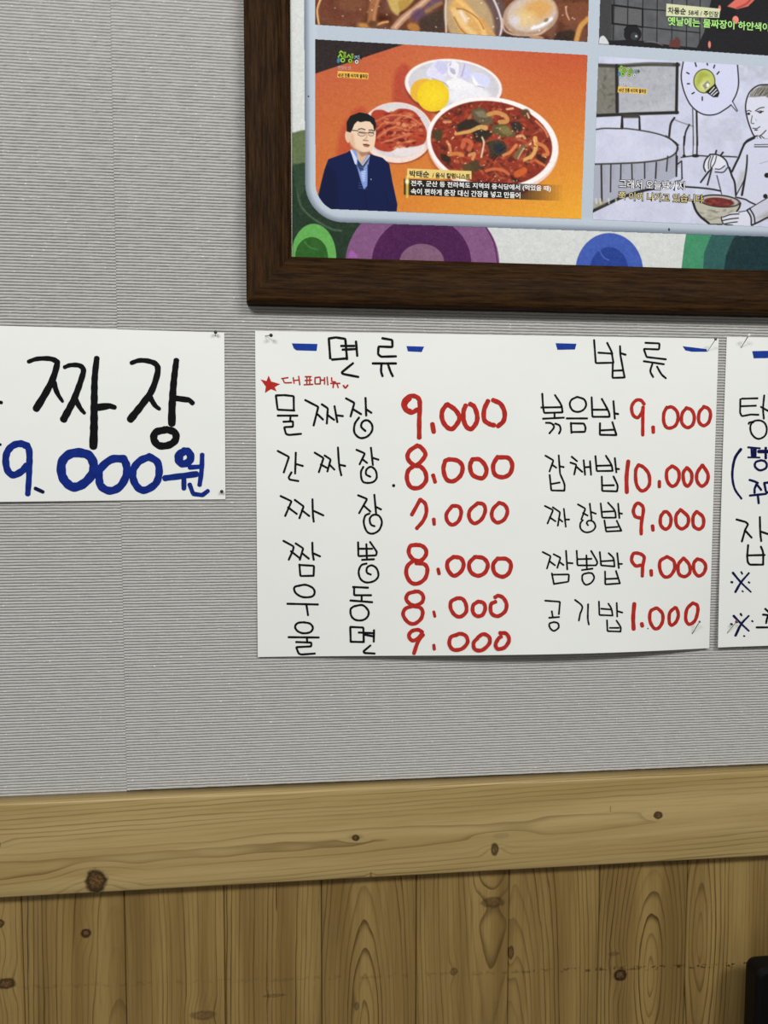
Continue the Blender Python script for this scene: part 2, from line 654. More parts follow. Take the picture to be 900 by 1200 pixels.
def write(name, mat, parent, offf, crop, width, strokes, label=None):
    """strokes are given in the pixels of an enlarged crop (x, y, scale)"""
    x0, y0, sc = crop
    todo = []
    for st in strokes:
        wd = width
        if isinstance(st, tuple):
            st, wd = st
        w0, w1 = wd if isinstance(wd, tuple) else (wd, wd)
        cv, pts = parse(st)
        pts = [(x0 + a / sc, y0 + b / sc) for a, b in pts]
        todo.append((min(p[0] for p in pts), max(p[0] for p in pts), pts, w0 / sc, w1 / sc, cv))
    # syllables written far apart are parts of their own
    groups = []
    for t in sorted(todo, key=lambda t: t[0]):
        if groups and t[0] - groups[-1][0] < 11:
            groups[-1][0] = max(groups[-1][0], t[1])
            groups[-1][1].append(t)
        else:
            groups.append([t[1], [t]])
    for _, g in groups:
        ink = Ink()
        for _, _, pts, w0, w1, cv in g:
            ink.stroke(pts, w0, w1, offf, cv)
        ink.build(name, mat, parent, label)


def sheet(name, tl, tr, br, bl, offf, nx, ny):
    """a sheet of paper: its front face follows offf, a third of a millimetre thick"""
    u = np.linspace(0, 1, nx)[None, :]
    v = np.linspace(0, 1, ny)[:, None]
    X = (1 - v) * ((1 - u) * tl[0] + u * tr[0]) + v * ((1 - u) * bl[0] + u * br[0])
    Y = (1 - v) * ((1 - u) * tl[1] + u * tr[1]) + v * ((1 - u) * bl[1] + u * br[1])
    off = np.vectorize(offf)(X, Y)
    # the outline is measured on the flat wall, then each point moves straight off it
    co = WV(X, Y, 0.0)
    co[..., 1] = -off
    a = np.arange(nx * ny).reshape(ny, nx)
    q = np.stack([a[:-1, :-1], a[1:, :-1], a[1:, 1:], a[:-1, 1:]], -1).reshape(-1, 4)
    o = quads_mesh(name, co.reshape(-1, 3), q, M['paper'], None, True)
    m = o.modifiers.new('thickness', 'SOLIDIFY')
    m.thickness = 0.0003
    m.offset = -1
    m = o.modifiers.new('crisp_edge', 'EDGE_SPLIT')
    m.split_angle = math.radians(30)
    return o


# ------------------------------------------------------------------ the two column menu sheet
def off_menu(x, y):
    # v and u of the wall point; the free lower edge bows off the wall
    v = min(max((y - 388) / 378, 0), 1.05)
    u = min(max((x - 300) / 535, 0), 1.0)
    return 0.0016 + 0.017 * v ** 3 * math.sin(math.pi * u ** 1.6) + 0.0025 * v ** 2


menu = sheet('menu_sheet', (299, 388), (841.5, 397), (829, 758.5), (302.3, 769), off_menu, 90, 64)
tag(menu, 'wide white handwritten menu sheet with two columns of dishes and red prices', 'menu sign')

mi = M['black_ink']
ri = M['red_ink']
HB = 'black handwritten heading'
DB = 'black handwritten dish name'
RP = 'red handwritten price'
write('heading', mi, menu, off_menu, (300, 385, 6), 17, [
    '512,72 522,210', '512,70 560,62 628,72 640,215', '535,218 638,210', '598,122 690,122', '608,148 695,144', '703,90 712,192',
    '683,243 602,308 612,319 720,340',
    '888,68 958,80 960,130 862,126 858,180 880,198 985,195', '820,245 985,245', '~882,250 880,300 890,335', '~928,250 945,300 962,335'], HB)
write('heading', mi, menu, off_menu, (640, 385, 4.5), 10.5, [
    '253,60 262,182 355,180', '322,75 345,120 355,180', '275,127 350,132', '390,92 392,140 414,258', '395,130 420,138', '352,185 350,260 412,258', '355,222 405,220',
    '523,75 598,78 596,110 515,107 530,150 632,162', '515,172 622,188', '~560,188 550,225 565,256', '~585,200 608,240 632,262'], HB)


def dash(mat, parent, offf, crop, pts):
    x0, y0, sc = crop
    ink = Ink()
    ink.poly([(x0 + a / sc, y0 + b / sc) for a, b in pts], offf)
    return ink.build('dash_mark', mat, parent, 'blue marker dash')


dash(M['dash_ink'], menu, off_menu, (300, 385, 6), [(252, 104), (432, 108), (426, 157), (285, 153), (266, 140)])
dash(M['dash_ink'], menu, off_menu, (440, 385, 6), [(218, 123), (342, 127), (325, 165), (228, 160)])
dash(M['dash_ink'], menu, off_menu, (640, 385, 4.5), [(50, 77), (160, 80), (152, 110), (60, 112)])
dash(M['dash_ink'], menu, off_menu, (640, 385, 4.5), [(720, 93), (845, 108), (850, 122), (770, 122), (735, 115)])
st = Ink()
sc_, se_ = (316.3, 450.8), [(314.8, 440), (317.8, 447), (328.3, 450), (322, 453.5), (324, 458.5), (317.5, 456), (310.5, 460.5), (311.5, 453), (305.3, 444.5), (312.3, 446.5)]
for i in range(10):
    st._add([sc_, se_[i], se_[(i + 1) % 10]], [(0, 1, 2)], off_menu, 0)
st.build('star_mark', ri, menu, 'red star')
write('note', ri, menu, off_menu, (300, 385, 6), 9.5, [
    '180,352 225,345', '188,352 200,382 250,380', '262,345 268,385', '262,365 298,362', '300,335 308,395',
    '345,338 388,338', '358,338 358,365', '378,338 378,365', '345,365 390,362', '358,372 358,395', '378,372 378,392', '338,395 400,392',
    '415,345 415,390 452,388', '452,388 452,340 415,345', '455,362 480,362', '482,345 482,390', '500,340 505,395',
    '532,345 532,372 560,375', '525,385 590,385', '545,388 542,415', '570,390 578,415', ('615,400 628,420 645,398', 12)], 'small red handwritten note')
C = (310, 450, 6)
write('dish_name', mi, menu, off_menu, C, 15, [
    '80,82 92,180 210,186', '80,80 140,78 205,85 206,180', '92,222 232,222', '183,225 180,262', '132,265 200,262 200,300 138,303 150,350 170,358 258,350',
    '285,112 378,160 345,292', '365,205 412,250', '402,142 445,170 438,278', '440,215 490,252', '492,155 512,268', '508,220 552,225',
    '572,100 632,132 605,228', '620,175 680,212', '710,97 715,222', '712,175 752,202',
    '~665,235 635,280 632,340 670,378 720,370 755,330 755,285 725,255 690,265 680,300 710,330'], DB)
D = (310, 515, 6)
write('dish_name', mi, menu, off_menu, D, 14.5, [
    '92,80 172,122 135,232', '220,92 215,240', '220,172 270,186', '190,230 168,268 178,282 238,292',
    '352,92 415,130 382,230', '395,175 440,200', '422,112 465,140 442,225', '460,180 492,212', '~516,55 525,180 540,252', '530,178 568,186',
    '646,72 706,98 668,175', '690,140 722,165', '748,57 762,180', '758,128 802,142',
    '~695,192 678,230 685,285 710,304 760,300 788,270 782,220 750,192 718,210 715,245 745,262'], DB)
write('dish_name', mi, menu, off_menu, (310, 572, 6), 14.5, [
    '112,55 190,92 145,196', '165,135 228,182', '212,82 275,128 245,212', '262,155 315,196', '~337,77 340,180 346,236', '342,158 415,192',
    '657,50 722,76 665,176', '700,125 745,165', '772,46 785,182', '778,128 820,150',
    '~738,178 708,195 698,245 720,305 760,320 805,295 825,240 805,195 765,188 740,215 748,255 775,268'], DB)
write('dish_name', mi, menu, off_menu, (310, 625, 6), 14.5, [
    '132,52 205,92 200,120 170,186', '185,125 245,172', '218,70 272,105 248,186', '265,140 312,178', '336,64 338,140 346,186', '342,140 392,162',
    '245,218 252,300 345,298', '245,222 348,228 345,300',
    '658,62 660,160 785,155 790,130 742,60', '716,75 720,182', '662,108 758,108', '685,186 770,182',
    '~718,212 680,225 662,270 675,320 715,345 770,335 800,300 790,250 755,225 722,240 720,275 748,290'], DB)
G = (310, 675, 6)
write('dish_name', mi, menu, off_menu, G, 15, [
    '~240,68 290,62 340,85 352,120 330,145 270,148 225,125 208,95 215,75 245,68', '160,195 376,200', '295,205 306,276',
    '622,77 728,82', '630,82 630,135 750,135', '683,140 683,172', '603,172 758,184',
    '~632,212 690,205 730,245 725,285 690,310 640,308 610,280 605,235 625,215'], DB)
write('dish_name', mi, menu, off_menu, G, 15, [
    '~275,325 320,335 340,365 320,395 270,402 230,385 215,355 235,330 280,325', '168,430 382,432', '298,435 300,462',
    '222,464 330,468 328,495 222,500 240,545 258,552 355,545',
    '603,360 606,462', '603,358 695,362 698,465', '606,462 698,464', '662,397 768,402', '700,412 768,424', '770,380 768,462',
    '745,488 695,530 702,541 775,545'], DB)
write('price', ri, menu, off_menu, (460, 450, 6), 33, [
    '~175,180 130,200 88,175 78,130 110,92 150,84 185,105 192,150 188,250 188,378', ('~120,100 88,140 98,180 125,190', 34), ('280,280 290,338', 33),
    '~380,145 350,190 350,250 380,300 420,315 460,270 470,230 440,180 385,142', '~515,150 500,190 500,250 520,300 555,315 590,270 595,220 575,160 545,140',
    '~672,118 645,180 645,250 680,280 715,290', '~705,112 760,140 788,200 780,260 740,297'], RP)
write('price', ri, menu, off_menu, D[:0] + (460, 515, 6), 31, [
    '~175,42 120,80 105,125 130,165 170,180 220,130 230,95 200,55 172,42', '~150,185 110,220 102,280 130,335 190,338 235,290 230,230 195,190 150,185', ('285,250 300,300', 28),
    '~370,150 358,210 380,280 430,292 480,250 492,190 460,150 400,140 370,150', '~560,140 545,190 565,250 630,272 660,230 650,180 610,140 560,140',
    '~740,120 708,180 720,245 775,265 825,240 842,180 815,130 750,125'], RP)
write('price', ri, menu, off_menu, (460, 572, 6), 27, [
    '135,188 195,80', '~195,80 230,110 238,170 215,230 170,283', ('290,218 293,255', 26),
    '~420,125 380,180 385,230 420,258 465,230 483,170 465,130 422,124', '~600,105 545,155 540,210 575,248 625,220 652,160 640,115 602,105',
    '~750,102 705,150 700,205 735,242 785,220 808,165 790,120 750,102'], RP)
write('price', ri, menu, off_menu, (460, 625, 6), 29, [
    '~170,80 125,90 115,140 150,185 200,190 235,150 232,110 200,85 160,82', '~155,185 105,230 98,290 130,345 180,352 230,315 245,250 220,215 165,210', ('320,250 328,285', 24),
    '~430,165 388,200 390,255 430,298 480,270 500,220 480,175 430,165', '~580,165 540,210 550,270 600,298 650,275 670,220 640,175 585,165',
    '~740,175 708,220 720,280 775,305 820,275 832,215 800,180 745,178'], RP)
write('price', ri, menu, off_menu, (460, 675, 6), 27, [
    '~165,108 110,125 97,165 130,200 170,205 210,180 215,140 190,112 155,108', '~145,210 90,230 75,275 110,325 155,335 200,300 212,250 190,220 140,212', ('290,250 298,285', 20),
    '~455,155 412,180 410,230 440,275 480,285 518,250 515,195 490,160 450,155', '~600,180 568,205 565,250 590,280 630,275 652,230 640,190 600,178',
    '~725,180 692,200 695,260 740,282 790,250 802,200 780,155 745,138 720,150'], RP)
write('price', ri, menu, off_menu, (460, 675, 6), 27, [
    '~210,395 180,378 135,388 115,420 135,452 170,445 205,410', '~215,412 180,460 150,545', ('290,485 294,515', 22),
    '~455,412 410,430 400,480 430,518 490,510 528,465 515,420 475,405 450,415', '~600,435 570,470 580,515 630,520 680,475 680,430 640,408 600,430',
    '~755,400 800,405 820,450 790,500 740,512 725,480 745,440 765,425'], RP)
sN = 900 / 115
write('dish_name', mi, menu, off_menu, (625, 450, sN), 18, [
    '82,88 90,215 100,265 265,260', '~198,100 255,190 268,258', '72,215 262,212', '195,265 195,305', '88,318 282,308', '~115,355 165,360 190,395 148,452', '~200,362 240,380 250,420 235,455',
    '~400,118 350,145 335,190 360,240 410,255 460,235 485,190 465,140 405,118', '305,315 495,315', '345,355 350,448', '345,360 465,362 480,400 475,438 350,440',
    '535,120 542,300 695,300', '~628,135 690,250 700,300', '540,235 680,235', '735,155 748,318', '745,268 780,275', '612,358 610,465 762,468', '725,348 762,465', '612,425 745,418'], DB)
write('dish_name', mi, menu, off_menu, (625, 520, sN), 17, [
    '110,108 185,152 148,255', '170,190 212,220', '233,105 245,270', '238,205 280,214', '150,285 165,428 285,430', '~248,280 285,370 285,430', '170,368 242,355',
    '352,118 402,160', '340,172 395,190 375,282', '398,212 450,258', '462,150 475,285', '470,215 520,212', '520,158 530,285',
    '570,112 582,250 728,248', '~665,108 715,190 728,248', '580,202 715,198', '748,130 762,262', '755,228 788,232', '628,300 632,432 768,436', '~735,298 772,380 768,436', '632,382 740,380'], DB)
write('dish_name', mi, menu, off_menu, (625, 580, sN), 16, [
    '105,100 182,138 130,262', '150,205 205,242', '178,112 245,158 225,282', '232,215 268,245', '280,125 298,292', '290,225 330,225',
    '408,85 478,125 440,225', '455,165 500,190', '518,78 535,225', '530,155 575,172', '~455,230 432,260 435,310 480,342 540,330 570,290 550,245 510,235 490,255 502,278',
    '618,75 632,208 755,208', '~685,70 745,140 758,208', '625,155 748,148', '778,78 790,212', '785,165 815,172', '652,232 668,335 808,328', '765,235 808,328', '665,300 775,292'], DB)
write('dish_name', mi, menu, off_menu, (625, 635, sN), 16, [
    '85,92 160,130 125,245', '150,178 200,215', '185,112 250,145 220,238', '235,180 278,212', '300,80 312,252', '308,192 362,196', '170,288 190,388', '180,300 328,298 322,365 190,385',
    '398,80 405,215 575,215', '~530,82 585,180 575,215', '408,158 535,155', '487,122 492,250', '445,258 545,245', '~500,285 455,300 450,350 480,392 530,375 558,330 540,290 500,283',
    '610,92 622,215 745,225', '~690,102 735,150 745,225', '618,178 740,170', '770,102 785,240', '778,200 815,202', '658,270 660,390 795,380', '758,265 795,380', '660,340 775,335'], DB)
write('dish_name', mi, menu, off_menu, (625, 690, sN), 16, [
    '108,108 245,118 235,232', '170,205 178,255', '145,265 238,258', '~185,305 148,320 155,360 190,385 232,355 225,315 185,303',
    '~382,100 448,160 430,230 418,292', '~503,140 500,270 510,328',
    '602,115 606,240 728,245', '~688,135 715,180 728,245', '622,182 715,190', '765,128 770,255', '772,205 818,218', '676,288 680,388 800,392', '~762,290 800,350 800,392', '700,358 785,358'], DB)
write('price', ri, menu, off_menu, (725, 455, 7.5), 30, [
    '~225,140 195,105 150,108 115,160 125,230 165,258 200,220 218,165', '~215,165 212,300 212,412', ('303,340 305,388', 33),
    '~425,165 398,220 398,300 430,348 490,335 520,280 515,210 470,165 430,170', '~600,170 560,220 555,300 600,345 650,320 665,250 640,190 590,172',
    '~755,160 710,210 705,290 745,328 790,300 808,230 790,180 745,160'], RP)
write('price', ri, menu, off_menu, (725, 525, 7.5), 31, [
    ('~85,115 70,250 72,390', 36), '~175,148 150,200 155,310 190,370 230,370 270,320 265,230 220,170 175,148', ('358,292 358,342', 30),
    '~470,158 425,200 425,280 460,332 500,325 530,270 525,200 475,158', '~600,172 568,220 575,300 605,335 640,290 640,220 602,172', '~735,150 690,220 690,290 730,335 775,300 785,230 738,150'], RP)
write('price', ri, menu, off_menu, (725, 575, 7.5), 31, [
    '~190,240 145,225 130,170 160,112 200,125 218,170 200,290 198,382', ('298,308 302,348', 32),
    '~400,185 370,230 370,300 410,338 450,310 460,240 430,190 400,185', '~545,165 505,220 510,300 555,335 605,300 610,230 550,170', '~685,182 655,230 660,310 710,338 745,300 740,230 688,184'], RP)
write('price', ri, menu, off_menu, (725, 635, 7.5), 31, [
    '~195,205 150,210 115,165 125,110 155,98 200,110 225,140 212,210 208,302', ('285,252 288,294', 32),
    '~425,130 365,170 365,250 400,305 450,300 490,240 485,170 428,130', '~570,142 525,200 530,280 580,305 625,270 620,200 572,142', '~690,150 660,190 665,260 705,300 750,270 765,210 735,165 690,150'], RP)
write('price', ri, menu, off_menu, (725, 690, 7.5), 31, [
    ('~138,130 128,250 132,355', 36), ('203,306 208,328', 34),
    '~325,170 280,200 275,280 310,345 350,345 385,290 385,220 345,175 322,170', '~495,165 450,210 445,290 465,320 505,290 525,230 510,175 492,165', '~650,125 600,180 590,270 620,312 670,280 695,200 690,145 650,125'], RP)
for dx_, dy_, dr_ in ((461.3, 569, 1.9), (759.2, 736.6, 0.8), (680.2, 483, 0.5)):
    dots = Ink()
    dots.disc(dx_, dy_, dr_, off_menu)
    dots.build('ink_dot', mi, menu, 'tiny black ink dot')


# ------------------------------------------------------------------ the notice at the left
def off_left(x, y):
    v = (y - 384) / 200
    return 0.0016 + 0.003 * max(v, 0) ** 2 * (0.5 + 0.5 * math.cos(x / 70.0)) + 0.0006 * max(v, 0)


notice = sheet('menu_sheet', (-150, 377.3), (263, 390), (264.5, 585), (-150, 589.5), off_left, 60, 40)
tag(notice, 'small white notice with large black writing and blue price at left edge', 'menu sign')
Z1, Z2, Z3, Z4 = (0, 400, 900 / 130), (120, 400, 6), (0, 500, 900 / 130), (120, 510, 6)
write('dish_name', mi, notice, off_left, Z1, 44, [
    ('~230,165 300,142 400,140 455,160 462,190 430,300 370,420 292,548', (32, 62)), ('~435,335 465,420 508,488', (50, 26)),
    ('~523,210 570,193 640,195 675,225 665,290 600,470 515,634', (32, 62)), ('~615,475 650,540 685,582', (46, 29)),
    ('~785,135 768,300 764,500 762,700 757,855', (48, 68)), ('795,535 890,523 932,536', (62, 37)), ('-30,490 12,497', 28)], DB)
write('dish_name', mi, notice, off_left, Z2, 44, [
    ('~203,152 260,134 330,140 380,165 388,220 350,340 290,430 195,550', (30, 55)), ('~335,395 370,450 402,476', (41, 26)),
    ('~520,132 502,280 490,450 488,580', (41, 55)), ('515,400 610,412 635,435', (43, 33)),
    ('~440,622 375,640 362,690 400,733 470,728 515,690 508,640 450,619', (52, 51))], DB)
write('price', M['blue_ink'], notice, off_left, Z3, 52, [
    ('~215,155 170,138 110,150 62,198 46,270 62,355 110,392 180,358 215,315', 57), ('~217,150 238,210 235,400 225,548', (56, 46)),
    ('~650,208 560,225 502,290 502,390 540,455 600,490 680,460 750,380 758,300 720,232 645,210', 74),
    ('~1007,261 903,266 811,347 805,428 823,486 892,520 973,486 1025,393 1025,313 1000,258', 64),
    ('~1215,243 1134,278 1082,347 1082,428 1122,497 1180,514 1261,463 1290,382 1278,290 1210,243', 60),
    ('~1492,205 1452,225 1448,272 1480,300 1528,288 1548,245 1526,203 1490,198', 62), ('~1470,225 1465,270', 40),
    ('1336,418 1596,384', 50), ('1492,422 1492,503', 40), ('1538,330 1630,324', 38), ('~1640,226 1636,347 1619,474', 38), ('1538,468 1567,545 1642,555 1688,520', 36)],
    'blue handwritten price')
write('price', M['navy_ink'], notice, off_left, Z3, 30, ['285,500 350,530', ('-15,145 4,145', 22)], 'dark ink strokes')


# ------------------------------------------------------------------ the sheet at the right edge
def off_right(x, y):
    v = (y - 395) / 362
    return 0.0016 + 0.007 * max(v, 0) ** 2.2 + 0.001 * math.sin(x / 30.0) ** 2


rsheet = sheet('menu_sheet', (851, 395), (1240, 402), (1215, 742), (837.5, 757), off_right, 60, 50)
tag(rsheet, 'white menu sheet with navy bracket and crossed asterisks, cut by right edge', 'menu sign')
dash(M['dash_ink'], rsheet, off_right, (840, 385, 15), [(625, 400), (640, 396), (1100, 386), (1100, 495), (870, 520), (650, 522), (640, 470)])
write('dish_name', mi, rsheet, off_right, (840, 455, 15), 33, [
    '440,182 718,175', '415,190 410,430 440,490 600,460 735,465', '430,315 690,305', '~835,122 815,350 828,535', '775,325 930,412',
    '~560,625 580,597 645,600', '~620,590 590,680 610,790 680,870 760,885 850,830 880,720 850,620 780,570 700,565 620,590'], DB)
write('note', M['navy_ink'], rsheet, off_right, (840, 520, 15), 40, [
    ('~425,95 330,230 285,400 275,600 320,800 435,965', (52, 36)), ('550,62 760,80', 34), ('610,75 620,235', 36), ('650,80 650,235', 36), ('685,80 682,235', 36), ('550,238 755,242', 30),
    ('735,135 940,135', 62), ('862,70 862,255', 45), '~780,290 690,320 670,390 720,450 780,465 860,430 880,370 850,310 780,290',
    '~575,635 660,660 725,690', '700,710 665,790 665,862', '715,725 782,812', '580,910 870,880', '722,900 738,1045', '835,690 870,858 990,840', '835,690 990,668'], 'navy handwritten note')
write('dish_name', mi, rsheet, off_right, (840, 600, 15), 36, [
    '345,130 510,175 552,215 500,310 442,518', '505,330 615,452', '~758,85 765,350 782,512', '780,345 905,388', '552,580 535,780 545,880 580,925 815,925', '~775,605 815,720 815,925', '545,762 845,755'], DB)
sY = 1200 / 110
write('note', M['navy_ink'], rsheet, off_right, (840, 660, sY), 26, [
    ('~205,120 310,245 438,368', (30, 20)), ('~412,125 310,245 238,368', (24, 32)), ('312,110 328,138', 22), ('185,240 200,245', 28), ('405,240 420,250', 22), ('325,353 338,364', 19)], 'navy reference mark')
write('note', M['navy_ink'], rsheet, off_right, (840, 660, sY), 26, [
    ('~215,672 315,775 412,866', (30, 22)), ('~410,672 315,775 240,925', (24, 34)), ('305,645 318,668', 26), ('180,775 198,782', 24), ('450,736 461,745', 22), ('345,928 357,932', 20)], 'navy reference mark')
write('note', mi, rsheet, off_right, (840, 660, sY), 26, ['620,582 690,650', '590,656 710,670', '~652,680 640,720 632,765', '508,820 760,820'], 'black handwriting')


# ------------------------------------------------------------------ pins
def tube(P0, P1, r0, r1, n=10):
    d = (P1 - P0).normalized()
    a = d.orthogonal().normalized()
    b = d.cross(a)
    v = []
    for P, r in ((P0, r0), (P1, r1)):
        for k in range(n):
            t = 2 * math.pi * k / n
            v.append(P + a * r * math.cos(t) + b * r * math.sin(t))
    f = [(k, (k + 1) % n, n + (k + 1) % n, n + k) for k in range(n)]
    f += [tuple(range(n))[::-1], tuple(range(n, 2 * n))]
    return v, f


def ball(P, r, sq=(1, 1, 1), nu=14, nv=9):
    v, f = [P + Vector((0, 0, r * sq[2]))], []
    for i in range(1, nv):
        t = math.pi * i / nv
        for k in range(nu):
            a = 2 * math.pi * k / nu
            v.append(P + Vector((r * sq[0] * math.sin(t) * math.cos(a), r * sq[1] * math.sin(t) * math.sin(a), r * sq[2] * math.cos(t))))
    v.append(P - Vector((0, 0, r * sq[2])))
    for k in range(nu):
        f.append((0, 1 + k, 1 + (k + 1) % nu))
        for i in range(nv - 2):
            a = 1 + i * nu
            f.append((a + k, a + nu + k, a + nu + (k + 1) % nu, a + (k + 1) % nu))
        a = 1 + (nv - 2) * nu
        f.append((a + k, len(v) - 1, a + (k + 1) % nu))
    return v, f


def pin(label, tip, head, off, hoff, rh, mat, rn=0.00065):
    P0 = W(tip[0], tip[1], off)
    P1 = W(head[0], head[1], hoff)
    e = empty('straight_pin', P0)
    d = (P1 - P0).normalized()
    v, f = tube(P0 - d * 0.0012, P1, rn * 0.7, rn)
    new_mesh('needle', v, f, M['pin_metal'], e, True)
    v, f = ball(P1, rh)
    h = new_mesh('pin_head', v, f, mat, e, True)
    tag(e, label, 'pin', 'pins holding the paper sheets')
    return e


pin('dark green headed pin at upper right corner of the left notice', (252.2, 393.5), (252.6, 389.3), off_left(252, 392), 0.008, 0.0022, M['pin_green'])
pin('black headed pin at lower right corner of the left notice', (259.2, 577.2), (259.8, 576), off_left(259, 577), 0.006, 0.0022, M['pin_black'])
pin('black headed pin at upper left corner of the two-column menu sheet', (311, 393.6), (317.6, 393), off_menu(311, 393), 0.012, 0.0023, M['pin_black'])
pin('brown headed pin beside blue dash at upper right corner of two-column menu', (829.3, 411.5), (838.6, 397.6), off_menu(829, 411), 0.017, 0.0018, M['pin_brown'], 0.0005)
pin('bare steel pin under the price 1.000 at lower right of two-column menu', (810.8, 743.2), (819.8, 728.6), off_menu(811, 743), 0.018, 0.0015, M['pin_metal'])
pin('white headed pin at upper left corner of the sheet cut by right edge', (868.4, 407.5), (877.6, 392.6), off_right(868, 407), 0.017, 0.0021, M['pin_white'])
pin('brown headed pin over lower asterisk on the sheet cut by right edge', (852.2, 742), (863.2, 728.6), off_right(852, 742), 0.018, 0.0022, M['pin_brown'], 0.0005)


# ------------------------------------------------------------------ the framed poster
OFF_P = 0.0085
fx0 = W(286.6, 150, 0.024).x
fz0 = W(450, 357.6, 0.024).z
ix0 = W(340.9, 150, 0.013).x
iz0 = W(450, 304.0, 0.013).z
FWX, FWZ = ix0 - fx0, iz0 - fz0
fx1, fz1 = fx0 + 1.08, fz0 + 0.80
poster = empty('framed_poster', (fx0 + 0.54, 0, fz0))
tag(poster, 'large framed collage poster in a dark brown wooden frame above the menu sheet', 'poster')

FP = [(0.0, 0.0005), (0.0, 0.020), (0.03, 0.0235), (0.09, 0.0250), (0.30, 0.0258), (0.55, 0.0246), (0.72, 0.0215), (0.80, 0.0180), (0.84, 0.0172), (0.90, 0.0168), (1.0, 0.0130), (1.0, 0.0070)]


def frame_rail(side):
    v, al = [], []
    N = 8
    for k in range(N + 1):
        t = k / N
        for a, d in FP:
            if side in 'bt':
                xa, xb = fx0 + a * FWX, fx1 - a * FWX
                x = xa + (xb - xa) * t
                z = fz0 + a * FWZ if side == 'b' else fz1 - a * FWZ
                al.append((x + (3 if side == 't' else 0), z, d))
            else:
                za, zb = fz0 + a * FWZ, fz1 - a * FWZ
                z = za + (zb - za) * t
                x = fx0 + a * FWX if side == 'l' else fx1 - a * FWX
                al.append((z + (7 if side == 'l' else 11), x, d))
            v.append((x, -d, z))
    m = len(FP)
    f = []
    for k in range(N):
        for j in range(m - 1):
            q = (k * m + j, k * m + j + 1, (k + 1) * m + j + 1, (k + 1) * m + j)
            f.append(q if side in 'lt' else q[::-1])
    o = new_mesh('frame_rail', v, f, M['frame_wood'], poster)
    for p in o.data.polygons:
        p.use_smooth = False
    set_attr(o, 'along', 'FLOAT_VECTOR', al, 'vector')
    return o


for s_ in 'blrt':
    frame_rail(s_)
new_mesh('backing_board', [(fx0 + .01, -0.004, fz0 + .01), (fx1 - .01, -0.004, fz0 + .01), (fx1 - .01, -0.004, fz1 - .01), (fx0 + .01, -0.004, fz1 - .01)], [(0, 1, 2, 3)], M['frame_wood'], poster)


